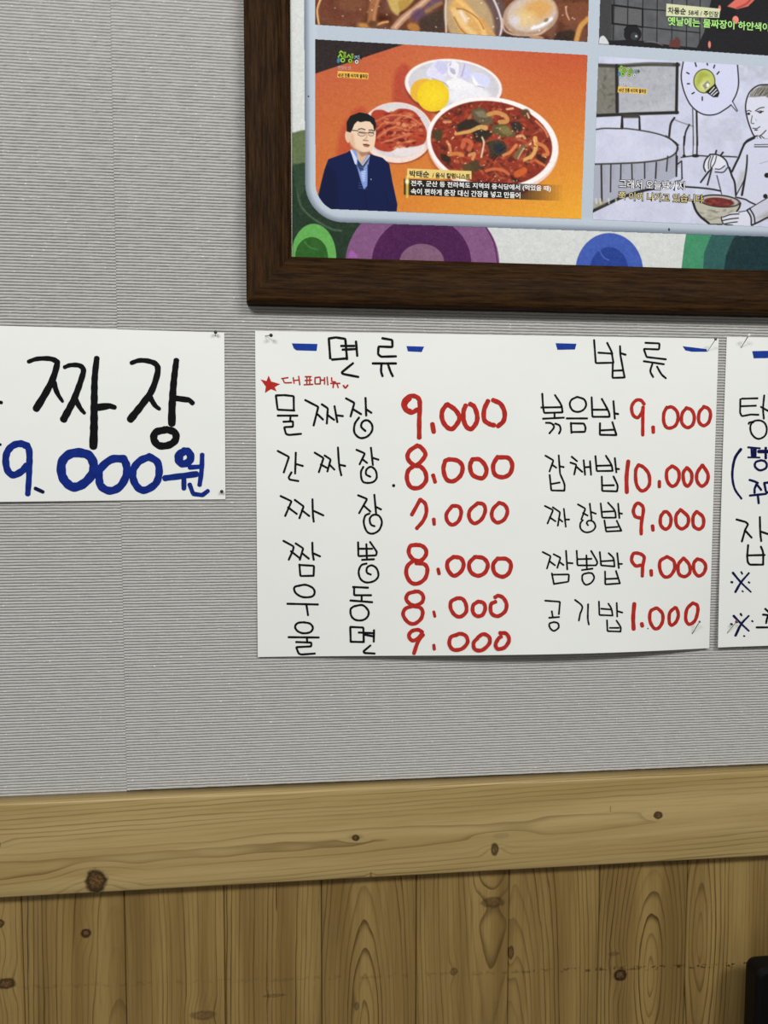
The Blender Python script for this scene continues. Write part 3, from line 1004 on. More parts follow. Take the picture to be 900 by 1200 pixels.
class Print:
    """ink laid on a printed sheet: a fine grid of points, each with its own ink colour"""
    def __init__(s, x0, y0, x1, y1, res=2.0, base=(255, 255, 255)):
        s.x0, s.y0, s.res = x0, y0, res
        s.w, s.h = int((x1 - x0) * res) + 1, int((y1 - y0) * res) + 1
        s.X = x0 + np.arange(s.w)[None, :] / res + np.zeros((s.h, 1))
        s.Y = y0 + np.arange(s.h)[:, None] / res + np.zeros((1, s.w))
        s.C = np.zeros((s.h, s.w, 3)) + np.array(base, float)
        s.crop = (0, 0, 1)

    def z(s, *crop):
        s.crop = crop
        return s

    def P(s, pts):
        if isinstance(pts, str):
            pts = [tuple(float(v) for v in p.split(',')) for p in pts.strip('~').split()]
        a, b, c = s.crop
        return [(a + x / c, b + y / c) for x, y in pts]

    def win(s, x0, y0, x1, y1, m=2):
        i0 = max(0, int((x0 - m - s.x0) * s.res)); i1 = min(s.w, int((x1 + m - s.x0) * s.res) + 2)
        j0 = max(0, int((y0 - m - s.y0) * s.res)); j1 = min(s.h, int((y1 + m - s.y0) * s.res) + 2)
        if i1 <= i0 or j1 <= j0:
            return None
        return slice(j0, j1), slice(i0, i1)

    def lay(s, sl, a, col):
        c = np.array(col, float)
        if c.ndim == 1:
            c = c[None, None, :]
        s.C[sl] = s.C[sl] * (1 - a[..., None]) + c * a[..., None]

    def poly(s, pts, col, soft=0.8, alpha=1.0, curve=False):
        P = np.array(s.P(pts))
        if curve:
            P = smooth_line(np.vstack([P, P[:1]]), True)
        sl = s.win(P[:, 0].min(), P[:, 1].min(), P[:, 0].max(), P[:, 1].max(), soft + 1)
        if sl is None:
            return
        X, Y = s.X[sl], s.Y[sl]
        ins = np.zeros(X.shape, bool)
        d = np.full(X.shape, 1e9)
        for (ax, ay), (bx, by) in zip(P, np.roll(P, -1, 0)):
            if ay != by:
                cr = ((ay > Y) != (by > Y)) & (X < (bx - ax) * (Y - ay) / (by - ay) + ax)
                ins ^= cr
            ll = max((bx - ax) ** 2 + (by - ay) ** 2, 1e-9)
            t = np.clip(((X - ax) * (bx - ax) + (Y - ay) * (by - ay)) / ll, 0, 1)
            d = np.minimum(d, np.hypot(X - ax - t * (bx - ax), Y - ay - t * (by - ay)))
        sd = np.where(ins, d, -d)
        s.lay(sl, np.clip(sd / soft + 0.5, 0, 1) * alpha, col)

    def stroke(s, pts, wd, col, soft=0.7, alpha=1.0, curve=None):
        if curve is None:
            curve = isinstance(pts, str) and pts.startswith('~')
        P = np.array(s.P(pts))
        if curve and len(P) > 2:
            P = smooth_line(P, True)
        if not isinstance(wd, tuple):
            wd = (wd, wd)
        wd = (wd[0] / s.crop[2], wd[1] / s.crop[2])
        sl = s.win(P[:, 0].min(), P[:, 1].min(), P[:, 0].max(), P[:, 1].max(), max(wd) + 1)
        if sl is None:
            return
        X, Y = s.X[sl], s.Y[sl]
        a = np.zeros(X.shape)
        n = len(P) - 1
        for i, ((ax, ay), (bx, by)) in enumerate(zip(P[:-1], P[1:])):
            ll = max((bx - ax) ** 2 + (by - ay) ** 2, 1e-9)
            t = np.clip(((X - ax) * (bx - ax) + (Y - ay) * (by - ay)) / ll, 0, 1)
            d = np.hypot(X - ax - t * (bx - ax), Y - ay - t * (by - ay))
            w_ = wd[0] + (wd[1] - wd[0]) * (i + t) / n
            a = np.maximum(a, np.clip((w_ / 2 - d) / soft + 0.5, 0, 1))
        s.lay(sl, a * alpha, col)

    def ell(s, c, rx, ry, col, ang=0.0, soft=0.8, alpha=1.0, edge=None):
        (cx, cy), = s.P([c])
        rx, ry = rx / s.crop[2], ry / s.crop[2]
        r = max(rx, ry)
        sl = s.win(cx - r, cy - r, cx + r, cy + r, soft + 1)
        if sl is None:
            return
        dx, dy = s.X[sl] - cx, s.Y[sl] - cy
        ca, sa = math.cos(math.radians(ang)), math.sin(math.radians(ang))
        u, v = (dx * ca + dy * sa) / rx, (-dx * sa + dy * ca) / ry
        q = np.hypot(u, v)
        a = np.clip((1 - q) * min(rx, ry) / soft + 0.5, 0, 1) * alpha
        if edge is not None:
            k = np.clip(q, 0, 1)[..., None] ** 1.6
            s.lay(sl, a, np.array(col, float) * (1 - k) + np.array(edge, float) * k)
        else:
            s.lay(sl, a, col)

    def noise(s, amp, cell=2.0, sl=None, mask=None):
        h, w_ = max(2, int(s.h / s.res / cell) + 2), max(2, int(s.w / s.res / cell) + 2)
        g = rng.normal(0, 1, (h, w_))
        yy = np.linspace(0, h - 1.001, s.h); xx = np.linspace(0, w_ - 1.001, s.w)
        y0 = yy.astype(int); x0 = xx.astype(int)
        fy = (yy - y0)[:, None]; fx = (xx - x0)[None, :]
        fy = fy * fy * (3 - 2 * fy); fx = fx * fx * (3 - 2 * fx)
        n = (g[y0][:, x0] * (1 - fy) + g[y0 + 1][:, x0] * fy) * (1 - fx) + (g[y0][:, x0 + 1] * (1 - fy) + g[y0 + 1][:, x0 + 1] * fy) * fx
        n = n * amp
        if mask is not None:
            n = n * mask
        s.C += n[..., None]

    def blur(s, n):
        for _ in range(n):
            for ax in (0, 1):
                s.C = s.C * 0.5 + 0.25 * (np.roll(s.C, 1, ax) + np.roll(s.C, -1, ax))

    def build(s, name, off, parent, keep=None, label=None):
        co = WV(s.X, s.Y, off)
        a = np.arange(s.w * s.h).reshape(s.h, s.w)
        q = np.stack([a[:-1, :-1], a[1:, :-1], a[1:, 1:], a[:-1, 1:]], -1)
        if keep is not None:
            k = keep(s.X[:-1, :-1] + .25, s.Y[:-1, :-1] + .25)
            q = q[k]
        q = q.reshape(-1, 4)
        used = np.zeros(s.w * s.h, bool)
        used[q.ravel()] = True
        idx = np.cumsum(used) - 1
        o = quads_mesh(name, co.reshape(-1, 3)[used], idx[q], M['print'], parent)
        c = np.clip(s.C, 0, 255) / 255
        c = np.where(c <= 0.04045, c / 12.92, ((c + 0.055) / 1.055) ** 2.4)
        c = np.concatenate([c, np.ones(c.shape[:2] + (1,))], -1).reshape(-1, 4)[used]
        at = o.data.attributes.new('ink', 'FLOAT_COLOR', 'POINT')
        at.data.foreach_set('color', c.astype(np.float32).ravel())
        if label:
            o['label'] = label
        return o


def hline(p, q):
    return lambda x: p[1] + (q[1] - p[1]) * (x - p[0]) / (q[0] - p[0])


def vline(p, q):
    return lambda y: p[0] + (q[0] - p[0]) * (y - p[1]) / (q[1] - p[1])


ED = 935.0          # the print goes on a little past the edge of the photograph
TOP = -36.0
# --- printed background: pale cloth with dyed arches
bg = Print(337, TOP, ED, 325, 2.0, (203, 206, 205))
bg.noise(2.5, 0.7)
bg.noise(1.5, 5)
bg.z(330, 150, 7.055)
bg.poly('70,40 110,35 160,20 240,10 260,140 240,300 70,330', (92, 106, 70), 2)
bg.poly('70,320 180,290 260,280 330,600 560,640 720,690 770,760 700,1000 620,1120 60,1120', (34, 54, 38), 2)
bg.stroke('~105,240 125,400 150,620 250,740 400,830 490,850', 14, (84, 102, 82), 2, 0.8)
bg.stroke('~100,180 112,300 140,420', 16, (110, 122, 84), 2, 0.6)
bg.poly('95,300 190,290 200,500 150,560 110,480', (44, 66, 46), 3)
bg.ell((265, 1072), 187, 280, (96, 164, 82))
bg.ell((248, 1062), 135, 160, (42, 90, 36))
bg.stroke('~190,940 230,985 300,1005', 10, (80, 130, 70), 1.5, 0.7)
bg.z(390, 250, 30 / 7)
bg.ell((450, 250), 386, 330, (124, 82, 122))
bg.ell((445, 250), 250, 236, (72, 28, 74))
bg.ell((447, 245), 112, 92, (122, 88, 112))
bg.poly('75,225 125,222 120,205 90,180', (150, 90, 160), 1.5)
bg.stroke('~770,70 810,150 828,250', 6, (84, 30, 80), 1)
bg.z(640, 250, 900 / 260)
bg.ell((256, 235), 137, 155, (62, 88, 170))
bg.ell((255, 240), 80, 103, (36, 62, 140))
bg.stroke('~215,150 235,180 255,190', 5, (90, 115, 190), 1, 0.7)
bg.poly('572,60 560,130 547,240 1100,240 1100,60', (64, 136, 100))
bg.poly('690,60 665,100 640,160 636,240 1100,240 1100,60', (46, 88, 84))
bg.poly('790,60 755,110 730,170 720,240 1100,240 1100,60', (26, 50, 54))
bg.noise(3, 0.6)
bg.noise(3, 1.5)
bg.noise(2, 4)
bg.z(0, 0, 1)
bg.stroke('341.6,-40 341.3,100 341.6,300', 1.6, (222, 226, 216), 0.8)
poster_print = bg.build('poster_print', OFF_P, poster, lambda x, y: (x < 372) | (y > 236))
# the plain remainder of the print beyond the view
pv = [W(337, -30, OFF_P), W(930, -30, OFF_P)]
new_mesh('print_margin', [(ix0 - .003, -OFF_P + 0.0012, iz0 - .003), (fx1 - FWX, -OFF_P + 0.0012, iz0 - .003), (fx1 - FWX, -OFF_P + 0.0012, fz1 - FWZ), (ix0 - .003, -OFF_P + 0.0012, fz1 - FWZ)],
         [(0, 1, 2, 3)], plain('pale_print_cloth', (203, 206, 205), 0.5, 0.2, 0.04), poster)

# --- grey board that carries the pictures, with a printed bevel at its rim
bl_ = vline((356.4, 0), (357.6, 200))
bb_ = hline((401, 260.6), (900, 277.4))
RB = 44.0


def board_sd(x, y):
    """distance inside the rounded board outline"""
    dl = x - bl_(y)
    db = bb_(x) - y
    cx, cy = np.clip(RB - dl, 0, None), np.clip(RB - db, 0, None)
    return np.where((cx > 0) & (cy > 0), RB - np.hypot(cx, cy), np.minimum(dl, db))


bd = Print(350, TOP, ED, 284, 2.0, (176, 187, 199))
sd_ = board_sd(bd.X, bd.Y)
k_ = np.clip(sd_ / 7.0, 0, 1)[..., None]
bd.C = np.array((112, 122, 136.)) * (1 - k_) + bd.C * k_
hi = np.exp(-((sd_ - 12) / 3.0) ** 2)[..., None]
bd.C = bd.C + hi * 6
bd.noise(2.0, 0.7)
bd.ell((784, 269), 1.0, 1.6, (30, 30, 34))
bd.ell((361.5, 113), 0.9, 0.9, (40, 40, 44))
board = bd.build('picture_board', OFF_P + 0.0003, poster_print, lambda x, y: board_sd(x, y) > 0, 'grey blue board with rounded corner')

# the rest of the board, past the edges of the view
bx0, bz0 = W(357.2, 150, OFF_P).x + 0.0006, W(600, 267.2, OFF_P).z + 0.0006
bx1, bz1 = fx1 - FWX - 0.017, fz1 - FWZ - 0.017
rb_ = RB / 900
bp = []
for cx_, cz_, a0_ in ((bx0 + rb_, bz0 + rb_, 180), (bx1 - rb_, bz0 + rb_, 270), (bx1 - rb_, bz1 - rb_, 0), (bx0 + rb_, bz1 - rb_, 90)):
    for k in range(9):
        a_ = math.radians(a0_ + 90 * k / 8)
        bp.append((cx_ + rb_ * math.cos(a_), -OFF_P - 0.0001, cz_ + rb_ * math.sin(a_)))
new_mesh('board_margin', bp, [tuple(range(len(bp)))], plain('grey_blue_print', (176, 187, 199), 0.5, 0.06, 0.02), poster_print)

OFF_I = OFF_P + 0.0006
# ---------------- picture 1: bowls on an orange table and a man in a navy suit
pic = Print(368, 40, 690, 262, 2.2, (205, 108, 60))
X, Y = pic.X, pic.Y
u = np.clip((X - 369) / 318, 0, 1)[..., None]; v = np.clip((Y - 46) / 205, 0, 1)[..., None]
c00, c10, c01, c11 = [np.array(c, float) for c in ((180, 87, 60), (180, 72, 48), (200, 112, 50), (228, 164, 48))]
cm = np.array((216, 104, 52.))
pic.C = (c00 * (1 - u) + c10 * u) * (1 - v) + (c01 * (1 - u) + c11 * u) * v
pic.C += (np.exp(-(((u - .5) / .25) ** 2 + ((v - .15) / .3) ** 2))) * np.array((10, 16, 8.))
pic.z(370, 50, 8.18)
pic.poly('-30,-80 1000,-80 815,25 480,135 -20,302', (44, 36, 36))
pic.z(280, 0, 2.8125)
pic.poly('505,330 515,240 560,220 640,380 560,400', (168, 62, 48), 6, 0.75, True)
pic.poly('320,520 340,420 400,350 430,420 400,520', (176, 66, 44), 6, 0.7, True)
# white plate with onion and yellow radish
pic.ell((707, 292), 160, 94, (120, 52, 40), 6, 2, 0.9)
pic.ell((707, 283), 161, 88, (236, 226, 226), 6, 0.9)
pic.ell((708, 281), 150, 79, (212, 210, 214), 6, 1.0, 1, (196, 196, 204))
pic.ell((760, 318), 70, 34, (226, 225, 232), 4, 3)
pic.z(460, 60, 900 / 140)
for p, c in (('250,160 330,70 400,85 420,130 380,230 330,215 270,190', (214, 212, 234)), ('310,110 340,78 400,88 415,150 370,170', (196, 196, 226)),
             ('420,90 470,75 500,110 480,200 420,170', (226, 226, 238)), ('500,150 540,95 570,110 590,190 560,220 510,200', (200, 200, 232)),
             ('580,170 620,160 690,175 735,215 710,270 660,265 610,230', (206, 208, 238)), ('600,180 650,250 700,272 660,278 610,240', (236, 236, 246)),
             ('400,230 480,200 560,230 620,260 560,290 470,292 420,275', (232, 230, 234)), ('430,120 470,140 470,175 440,160', (178, 174, 188))):
    pic.poly(p, c, 1.0, 1, True)
for p in ('300,205 390,240 420,270', '545,100 520,190', '640,262 690,275', '440,90 430,110'):
    pic.stroke('~' + p, 7, (150, 140, 146), 1.2, 0.8)
pic.ell((232, 300), 100, 92, (222, 172, 58), -20, 1.2)
pic.ell((305, 335), 121, 121, (236, 206, 42), 0, 1.0, 1, (226, 192, 36))
# kimchi dish
pic.z(280, 0, 2.8125)
pic.ell((522, 446), 118, 94, (128, 50, 34), 4, 2, 0.9)
pic.ell((521, 437), 119, 100, (232, 210, 200), 4, 0.9)
pic.ell((521, 430), 112, 90, (222, 214, 214), 4, 1.0, 1, (206, 200, 202))
pic.poly('430,440 438,372 470,362 500,372 530,358 575,366 602,398 620,440 606,476 556,484 530,478 500,500 450,488', (168, 62, 40), 1.2, 1, True)
rr = random.Random(5)
KP = [(440, 380), (480, 368), (530, 364), (575, 372), (600, 402), (614, 440), (600, 472), (550, 478), (500, 492), (455, 482), (436, 440)]
for i in range(190):
    t = rr.random() ** 0.5
    a = rr.uniform(0, 2 * math.pi)
    x, y = 525 + 84 * t * math.cos(a), 428 + 60 * t * math.sin(a)
    col = rr.choice([(176, 74, 48), (134, 42, 32), (98, 28, 26), (190, 108, 68), (160, 62, 42), (210, 140, 98), (116, 34, 30)])
    pic.ell((x, y), rr.uniform(5, 17), rr.uniform(2.2, 6), col, rr.uniform(-50, 30), 1.0, 0.85)
for p in ('~450,400 500,380 560,385 600,410', '~460,450 510,420 560,430', '~470,470 520,455 560,440', '~455,425 480,405 530,405'):
    pic.stroke(p, 9, (196, 100, 66), 1.6, 0.6)
    pic.stroke(p, 3, (226, 164, 128), 1.0, 0.45)
pic.poly('500,500 540,486 570,488 610,476 600,500 540,515', (222, 214, 214), 1.5, 0.9, True)
# the big bowl of red stew
pic.z(490, 100, 5)
pic.ell((425, 372), 372, 288, (150, 62, 34), 9, 5, 0.6)
pic.ell((440, 390), 340, 270, (168, 40, 36), 9, 2.0)
pic.ell((437, 352), 388, 280, (226, 196, 186), 9, 1.0)
pic.ell((436, 340), 387, 268, (240, 232, 230), 9, 0.9)
pic.ell((430, 340), 358, 246, (152, 58, 38), 9, 1.0, 1, (126, 42, 28))
inside = lambda x, y: (((x - 430) * .988 + (y - 340) * .156) / 345) ** 2 + ((-(x - 430) * .156 + (y - 340) * .988) / 233) ** 2 < 1
for i in range(700):
    x, y = rr.uniform(80, 780), rr.uniform(95, 590)
    if not inside(x, y):
        continue
    col = rr.choice([(164, 68, 42), (130, 42, 28), (98, 32, 22), (178, 88, 54), (150, 54, 36), (82, 36, 24), (176, 102, 62), (140, 48, 30), (58, 38, 26)])
    pic.ell((x, y), rr.uniform(6, 26), rr.uniform(3, 11), col, rr.uniform(-70, 70), 1.4, 0.75)
dk = (42, 36, 28)
for p, c in (('225,230 290,200 350,205 400,250 430,290 350,330 300,260 240,270', dk), ('310,150 360,130 410,160 440,220 380,230 330,200', (92, 82, 58)),
             ('330,155 380,150 410,185 360,185', (126, 116, 88)), ('430,240 500,225 560,270 560,300 500,300 440,280', (88, 82, 46)),
             ('470,245 520,240 550,285 500,285', (124, 112, 66)), ('540,215 590,215 610,255 585,275 555,260', (46, 40, 36)),
             ('400,330 480,320 520,360 500,410 430,410', (58, 52, 38)), ('440,350 490,345 500,390 455,395', (36, 42, 54)),
             ('80,270 140,260 130,330 90,310', (70, 58, 34)), ('130,400 180,410 190,450 140,440', (48, 34, 22)),
             ('300,450 350,440 360,490 320,510 280,490', (72, 60, 36)), ('250,470 300,460 320,500 270,500', (84, 66, 36)),
             ('590,150 640,140 660,180 630,190', (80, 60, 36)), ('690,400 750,420 740,460 700,450', (62, 34, 22)), ('530,510 560,540 600,560 560,560', (40, 26, 20))):
    pic.poly(p, c, 2.0, 0.95, True)
bei = (214, 168, 104)
for p, wd_, c in (('~220,285 300,270 360,245 395,250', (16, 30), (206, 160, 92)), ('~415,170 460,160 510,180 520,210 480,215', 26, (196, 140, 78)),
                  ('~685,310 690,360 670,410 625,435', (26, 20), (216, 166, 92)), ('~375,305 385,340 370,420', 10, (226, 206, 176)),
                  ('~170,330 185,360 190,390', 16, (206, 136, 88)), ('~180,405 230,400 260,410', 22, (198, 122, 62)),
                  ('~260,360 275,320 310,340 300,375', 26, (192, 96, 62)), ('~700,340 740,360 760,400 735,410', 22, (202, 120, 66)),
                  ('~500,410 540,390 575,350', 18, (206, 130, 76)), ('~580,300 610,295 625,310', 16, (206, 150, 106)),
                  ('~150,215 190,215', 12, (210, 140, 96)), ('~520,140 555,135', 12, (236, 176, 140)), ('~640,165 650,190', 10, (226, 170, 130)),
                  ('~570,420 590,390 620,360', 24, (110, 98, 62)), ('~585,430 600,400 618,370', 8, (186, 168, 128)),
                  ('~400,500 450,490 500,500 530,520', 18, (196, 104, 62)), ('~690,440 740,470', 16, (206, 110, 66)), ('~580,520 620,500', 40, (196, 92, 40)),
                  ('~300,410 330,400 320,430', 18, (206, 140, 90)), ('~640,450 690,440', 12, (190, 90, 56)), ('~690,210 740,260 760,300', 12, (206, 120, 84))):
    pic.stroke(p, wd_, c, 1.2, 0.95)
pic.stroke('430,430 450,405', 5, (20, 20, 20)); pic.stroke('440,440 465,410', 5, (20, 20, 20)); pic.stroke('480,385 510,365', 5, (20, 20, 22))
pic.stroke('675,355 690,358', 5, (110, 60, 30))
for i in range(95):
    x, y = rr.uniform(100, 770), rr.uniform(110, 580)
    if inside(x, y):
        pic.ell((x, y), rr.uniform(2, 6), rr.uniform(1.5, 4), rr.choice([(246, 222, 202), (255, 245, 235), (236, 160, 122)]), rr.uniform(-60, 60), 0.8, 0.85)
pic.blur(1)
pic.noise(3.0, 0.8)
pic.noise(2.5, 2.0)
# man in a navy suit
pic.z(370, 120, 900 / 110)
sk = (226, 198, 172)
pic.poly('330,460 300,480 120,545 85,640 55,760 25,900 150,1100 770,1100 783,980 735,760 705,590 640,530 515,495', (12, 24, 68), 0.9)
pic.poly('25,900 60,760 95,640 110,600 180,660 190,850 200,1100 60,1100', (8, 18, 54), 3, 0.8)
pic.stroke('~185,650 205,850 210,1060', 8, (10, 16, 44), 1.2, 0.8)
pic.stroke('~670,860 690,960 680,1050', 8, (10, 16, 44), 1.2, 0.8)
pic.poly('330,450 395,600 385,610 455,840 495,800 505,600 520,500', (128, 152, 212), 1)
pic.poly('330,460 345,450 395,540 390,600 375,590', (196, 206, 230), 0.8)
pic.poly('400,545 440,600 460,640 445,700 400,610', (44, 54, 90), 1)
pic.poly('520,510 500,570 450,640 440,610', (60, 66, 84), 1)
pic.stroke('450,600 515,510', 10, (196, 190, 180), 1)
pic.poly('430,660 480,650 470,760 450,760', (176, 192, 230), 1.5)
for yy_ in range(620, 820, 22):
    pic.stroke(f'415,{yy_} 495,{yy_ + 14}', 6, (98, 122, 190), 1, 0.6)
pic.stroke('~390,610 430,760 475,900 490,1060', 9, (12, 18, 50), 1.2)
pic.stroke('~500,600 500,780 480,900', 8, (12, 18, 50), 1.2)
pic.stroke('~340,500 375,640 420,760', 8, (14, 22, 56), 1.2, 0.8)
pic.ell((518, 742), 9, 9, (14, 16, 22)); pic.ell((530, 738), 4, 5, (230, 230, 240))
pic.poly('395,440 510,440 495,500 440,590 400,540', (206, 170, 140), 1)
pic.poly('400,470 520,460 510,500 440,520', (150, 100, 74), 2, 0.7)
pic.ell((306, 330), 24, 58, (216, 182, 156), -8)
pic.poly('330,230 345,200 420,150 540,170 572,250 575,330 560,420 535,465 490,478 430,475 370,440 335,400 322,300', sk, 1.0, 1, True)
pic.poly('330,300 360,300 380,430 440,470 420,478 360,450 330,400', (206, 168, 138), 3, 0.8)
pic.poly('298,280 296,190 330,130 420,95 500,110 560,150 580,210 570,270 562,280 550,220 520,185 480,180 430,190 400,180 370,210 350,260 335,290 318,282', (24, 24, 26), 0.9)
for cx_ in (440, 532):
    pic.ell((cx_, 300), 38 if cx_ < 500 else 28, 26, (110, 84, 70), 4)
    pic.ell((cx_, 299), 34 if cx_ < 500 else 24, 22, (214, 186, 164), 4)
    pic.stroke(f'{cx_ - 22},288 {cx_ + 22},294', 9, (50, 40, 36))
pic.stroke('350,268 405,272', 9, (70, 50, 44)); pic.stroke('470,292 505,292', 7, (90, 60, 50))
pic.stroke('~410,258 440,252 472,262', 9, (52, 42, 38), 1); pic.stroke('~510,266 535,264 556,272', 8, (52, 42, 38), 1)
pic.stroke('~492,290 486,340 460,360 500,366', 9, (190, 146, 118), 1.2); pic.stroke('455,364 500,368', 7, (150, 100, 80), 1)
pic.poly('450,400 490,395 520,410 505,430 465,425', (168, 104, 88), 1); pic.stroke('455,403 515,411', 7, (70, 36, 32), 0.8)
pic.stroke('~335,400 380,450 450,478 520,470', 5, (150, 106, 84), 1.2, 0.7)
# caption strips
pic.z(460, 180, 900 / 230)
pic.poly('68,68 362,80 362,118 66,112', (222, 196, 118), 0.7)
xs = np.linspace(0, 1, 46)
for i in range(45):
    x0_, x1_ = 78 + 700 * xs[i], 78 + 700 * xs[i + 1]
    f0 = 118 + 27 * xs[i]
    al = 1.0 if xs[i] < 0.62 else max(0.0, 1 - (xs[i] - 0.62) / 0.38)
    pic.poly([(x0_, f0), (x1_ + .3, f0), (x1_ + .3, f0 + 73), (x0_, f0 + 73)], (28, 24, 22), 0.35, 0.97 * al)
pic.poly('52,116 80,118 80,190 52,188', (30, 26, 18), 0.8)
pic.poly('58,112 76,112 76,196 58,194', (128, 100, 30), 3, 0.9)
pic.poly('64,104 71,104 71,200 64,200', (246, 220, 120), 3, 0.95)
pic.ell((67, 128), 8, 10, (255, 248, 200), 0, 3)
# programme logo and small yellow strip
LOGO = [('~', 0)]


def logo(p, x, y, sc, dark):
    p.z(x, y, sc)
    gr, bl, wh = (150, 200, 60), (60, 120, 160), (236, 240, 236)
    for pts, wd_, c in (('20,18 34,2 50,16', 12, gr), ('8,60 28,30 44,62', 12, gr), ('62,14 62,66', 10, gr), ('76,14 76,66', 10, gr), ('62,40 76,40', 8, gr)):
        p.stroke(pts, wd_ + 7, dark, 0.8); p.stroke(pts, wd_, c, 0.7)
    p.ell((10, 92), 15, 26, bl, 10); p.ell((50, 90), 27, 27, dark); p.ell((50, 90), 23, 23, gr); p.ell((51, 90), 11, 11, dark)
    for pts, wd_, c in (('92,62 108,36 124,64', 10, gr), ('136,30 136,70', 9, gr), ('148,30 148,70', 9, gr), ('136,50 148,50', 7, gr)):
        p.stroke(pts, wd_ + 7, dark, 0.8); p.stroke(pts, wd_, c, 0.7)
    p.ell((122, 96), 24, 24, dark); p.ell((122, 96), 20, 20, gr); p.ell((123, 96), 9, 9, dark)
    for pts in ('162,52 196,52', '180,52 164,76', '180,54 196,76', '206,44 206,80', '192,62 206,62', '218,60 236,60', '227,46 227,76'):
        p.stroke(pts, 15, dark, 0.8, 0.8)
    for pts in ('162,52 196,52', '180,52 164,76', '180,54 196,76', '206,44 206,80'):
        p.stroke(pts, 7, (140, 170, 190), 0.7)
    p.ell((184, 106), 21, 23, dark); p.ell((184, 106), 17, 19, wh); p.ell((184, 106), 8, 10, dark)


logo(pic, 395.5, 59.5, 8.18, (24, 30, 22))
pic.z(370, 50, 8.18)
pic.poly('212,270 508,292 502,352 206,332', (224, 176, 78), 0.6)
pl_, pr_ = 369.5, vline((689.3, 46), (681.0, 256))
pt_, pb_ = hline((369.5, 46), (688.5, 64.5)), hline((465.6, 248), (681, 256.7))


def pic_keep(x, y):
    return (x > pl_) & (x < pr_(y)) & (y > pt_(x)) & (y < pb_(x)) & (board_sd(x, y) > 12.2)


photo1 = pic.build('photo_panel', OFF_I, poster_print, pic_keep, 'photo of bowls of red noodle stew with a man in a navy suit')

# ---------------- picture 2: seafood stew close up
pic = Print(368, TOP, 692, 54, 2.2, (98, 58, 40))
pic.noise(12, 9)
pic.z(360, 0, 900 / 170)
for i in range(160):
    pic.ell((rr.uniform(40, 1740), rr.uniform(-180, 260)), rr.uniform(14, 60), rr.uniform(8, 30),
            rr.choice([(112, 66, 46), (84, 46, 34), (136, 88, 56), (72, 44, 36), (104, 62, 58), (128, 78, 44)]), rr.uniform(-60, 60), 4, 0.5)
pic.ell((230, -20), 185, 170, (92, 48, 34), 0, 4, 0.85, (110, 62, 44))
pic.ell((270, 20), 90, 50, (128, 84, 58), 0, 5, 0.6)
pic.stroke('~70,150 60,60 90,-20 140,-80', 16, (222, 176, 120), 1.6)
pic.stroke('~62,150 52,60 80,-30', 8, (70, 40, 30), 1.2)
pic.stroke('~395,170 405,80 420,0 450,-60', 52, (150, 98, 62), 3)
pic.stroke('~408,160 420,80 440,0', 16, (186, 130, 88), 3, 0.8)
pic.poly('490,-20 640,-60 660,0 580,70 560,95 520,60', (188, 160, 92), 3, 1, True)
pic.poly('560,10 620,-20 640,20 580,70', (170, 134, 66), 3, 0.9, True)
pic.stroke('~540,175 600,110 680,50 760,-20 820,-80', 44, (176, 132, 104), 2)
pic.stroke('~545,168 610,100 690,40 760,-25', 14, (216, 182, 156), 2, 0.8)
pic.ell((690, 90), 50, 36, (92, 66, 92), -30, 4, 0.85); pic.ell((790, 20), 70, 26, (104, 78, 104), -35, 4, 0.8)
pic.poly('690,190 700,120 800,70 850,60 840,190', (62, 48, 40), 4, 0.9, True)
pic.stroke('~740,70 790,40 830,20', 24, (150, 114, 72), 2, 0.8)
pic.ell((660, 170), 40, 24, (168, 112, 56), 20, 2); pic.stroke('~430,155 470,140 500,135', 14, (206, 150, 90), 1.5)
pic.ell((350, 160), 40, 18, (176, 126, 66), 10, 3); pic.ell((405, 150), 30, 22, (96, 62, 36), 0, 2)
pic.z(520, 0, 5)
pic.ell((190, 60), 165, 230, (108, 82, 74), -24, 2, 1, (92, 70, 66))
pic.ell((150, 120), 135, 190, (186, 158, 116), -24, 4, 0.9)
pic.stroke('~20,-60 10,60 15,200', 10, (206, 196, 186), 1.5)
pic.poly('30,40 90,-20 190,90 240,160 246,216 120,210 70,140', (206, 158, 92), 2.5, 1, True)
pic.stroke('~80,0 150,60 215,140 240,210', 26, (226, 180, 110), 3)
pic.stroke('~60,60 110,140 180,200', 30, (222, 188, 130), 4); pic.stroke('~100,70 130,120', 26, (226, 208, 188), 4)
pic.stroke('~75,50 130,60 200,110 235,170', 6, (120, 74, 40), 1.2, 0.8); pic.stroke('~60,100 100,170 150,215', 6, (130, 84, 44), 1.2, 0.8)
pic.stroke('~215,110 260,170 295,210', 20, (206, 150, 84), 2)
pic.stroke('~280,-30 320,60 340,140 330,215', 12, (206, 200, 204), 1.4); pic.stroke('~268,-20 300,60 320,150', 12, (96, 76, 78), 2)
pic.ell((510, 90), 165, 122, (150, 116, 96), -14, 1.2, 1, (172, 142, 118))
pic.ell((515, 80), 146, 104, (206, 172, 116), -14, 3, 1, (196, 182, 178))
pic.ell((560, 50), 80, 55, (206, 154, 88), -14, 8, 0.9); pic.ell((480, 110), 60, 40, (220, 192, 140), -10, 8, 0.8)
pic.ell((420, 120), 26, 26, (206, 206, 224), 0, 6, 0.8)
pic.stroke('~520,165 580,145 630,110', 18, (232, 232, 240), 2); pic.ell((600, 118), 16, 10, (140, 120, 100), -30)
pic.stroke('~345,110 360,180 450,212 560,200 600,170', 9, (206, 176, 150), 1.5)
pic.poly('660,20 845,20 845,130 740,150 690,120', (118, 68, 44), 4, 0.9, True)
pic.poly('670,190 740,175 780,200 780,245 640,245', (42, 30, 24), 3, 0.9, True); pic.poly('345,190 420,210 560,215 590,235 350,225', (52, 38, 34), 2, 0.9, True)
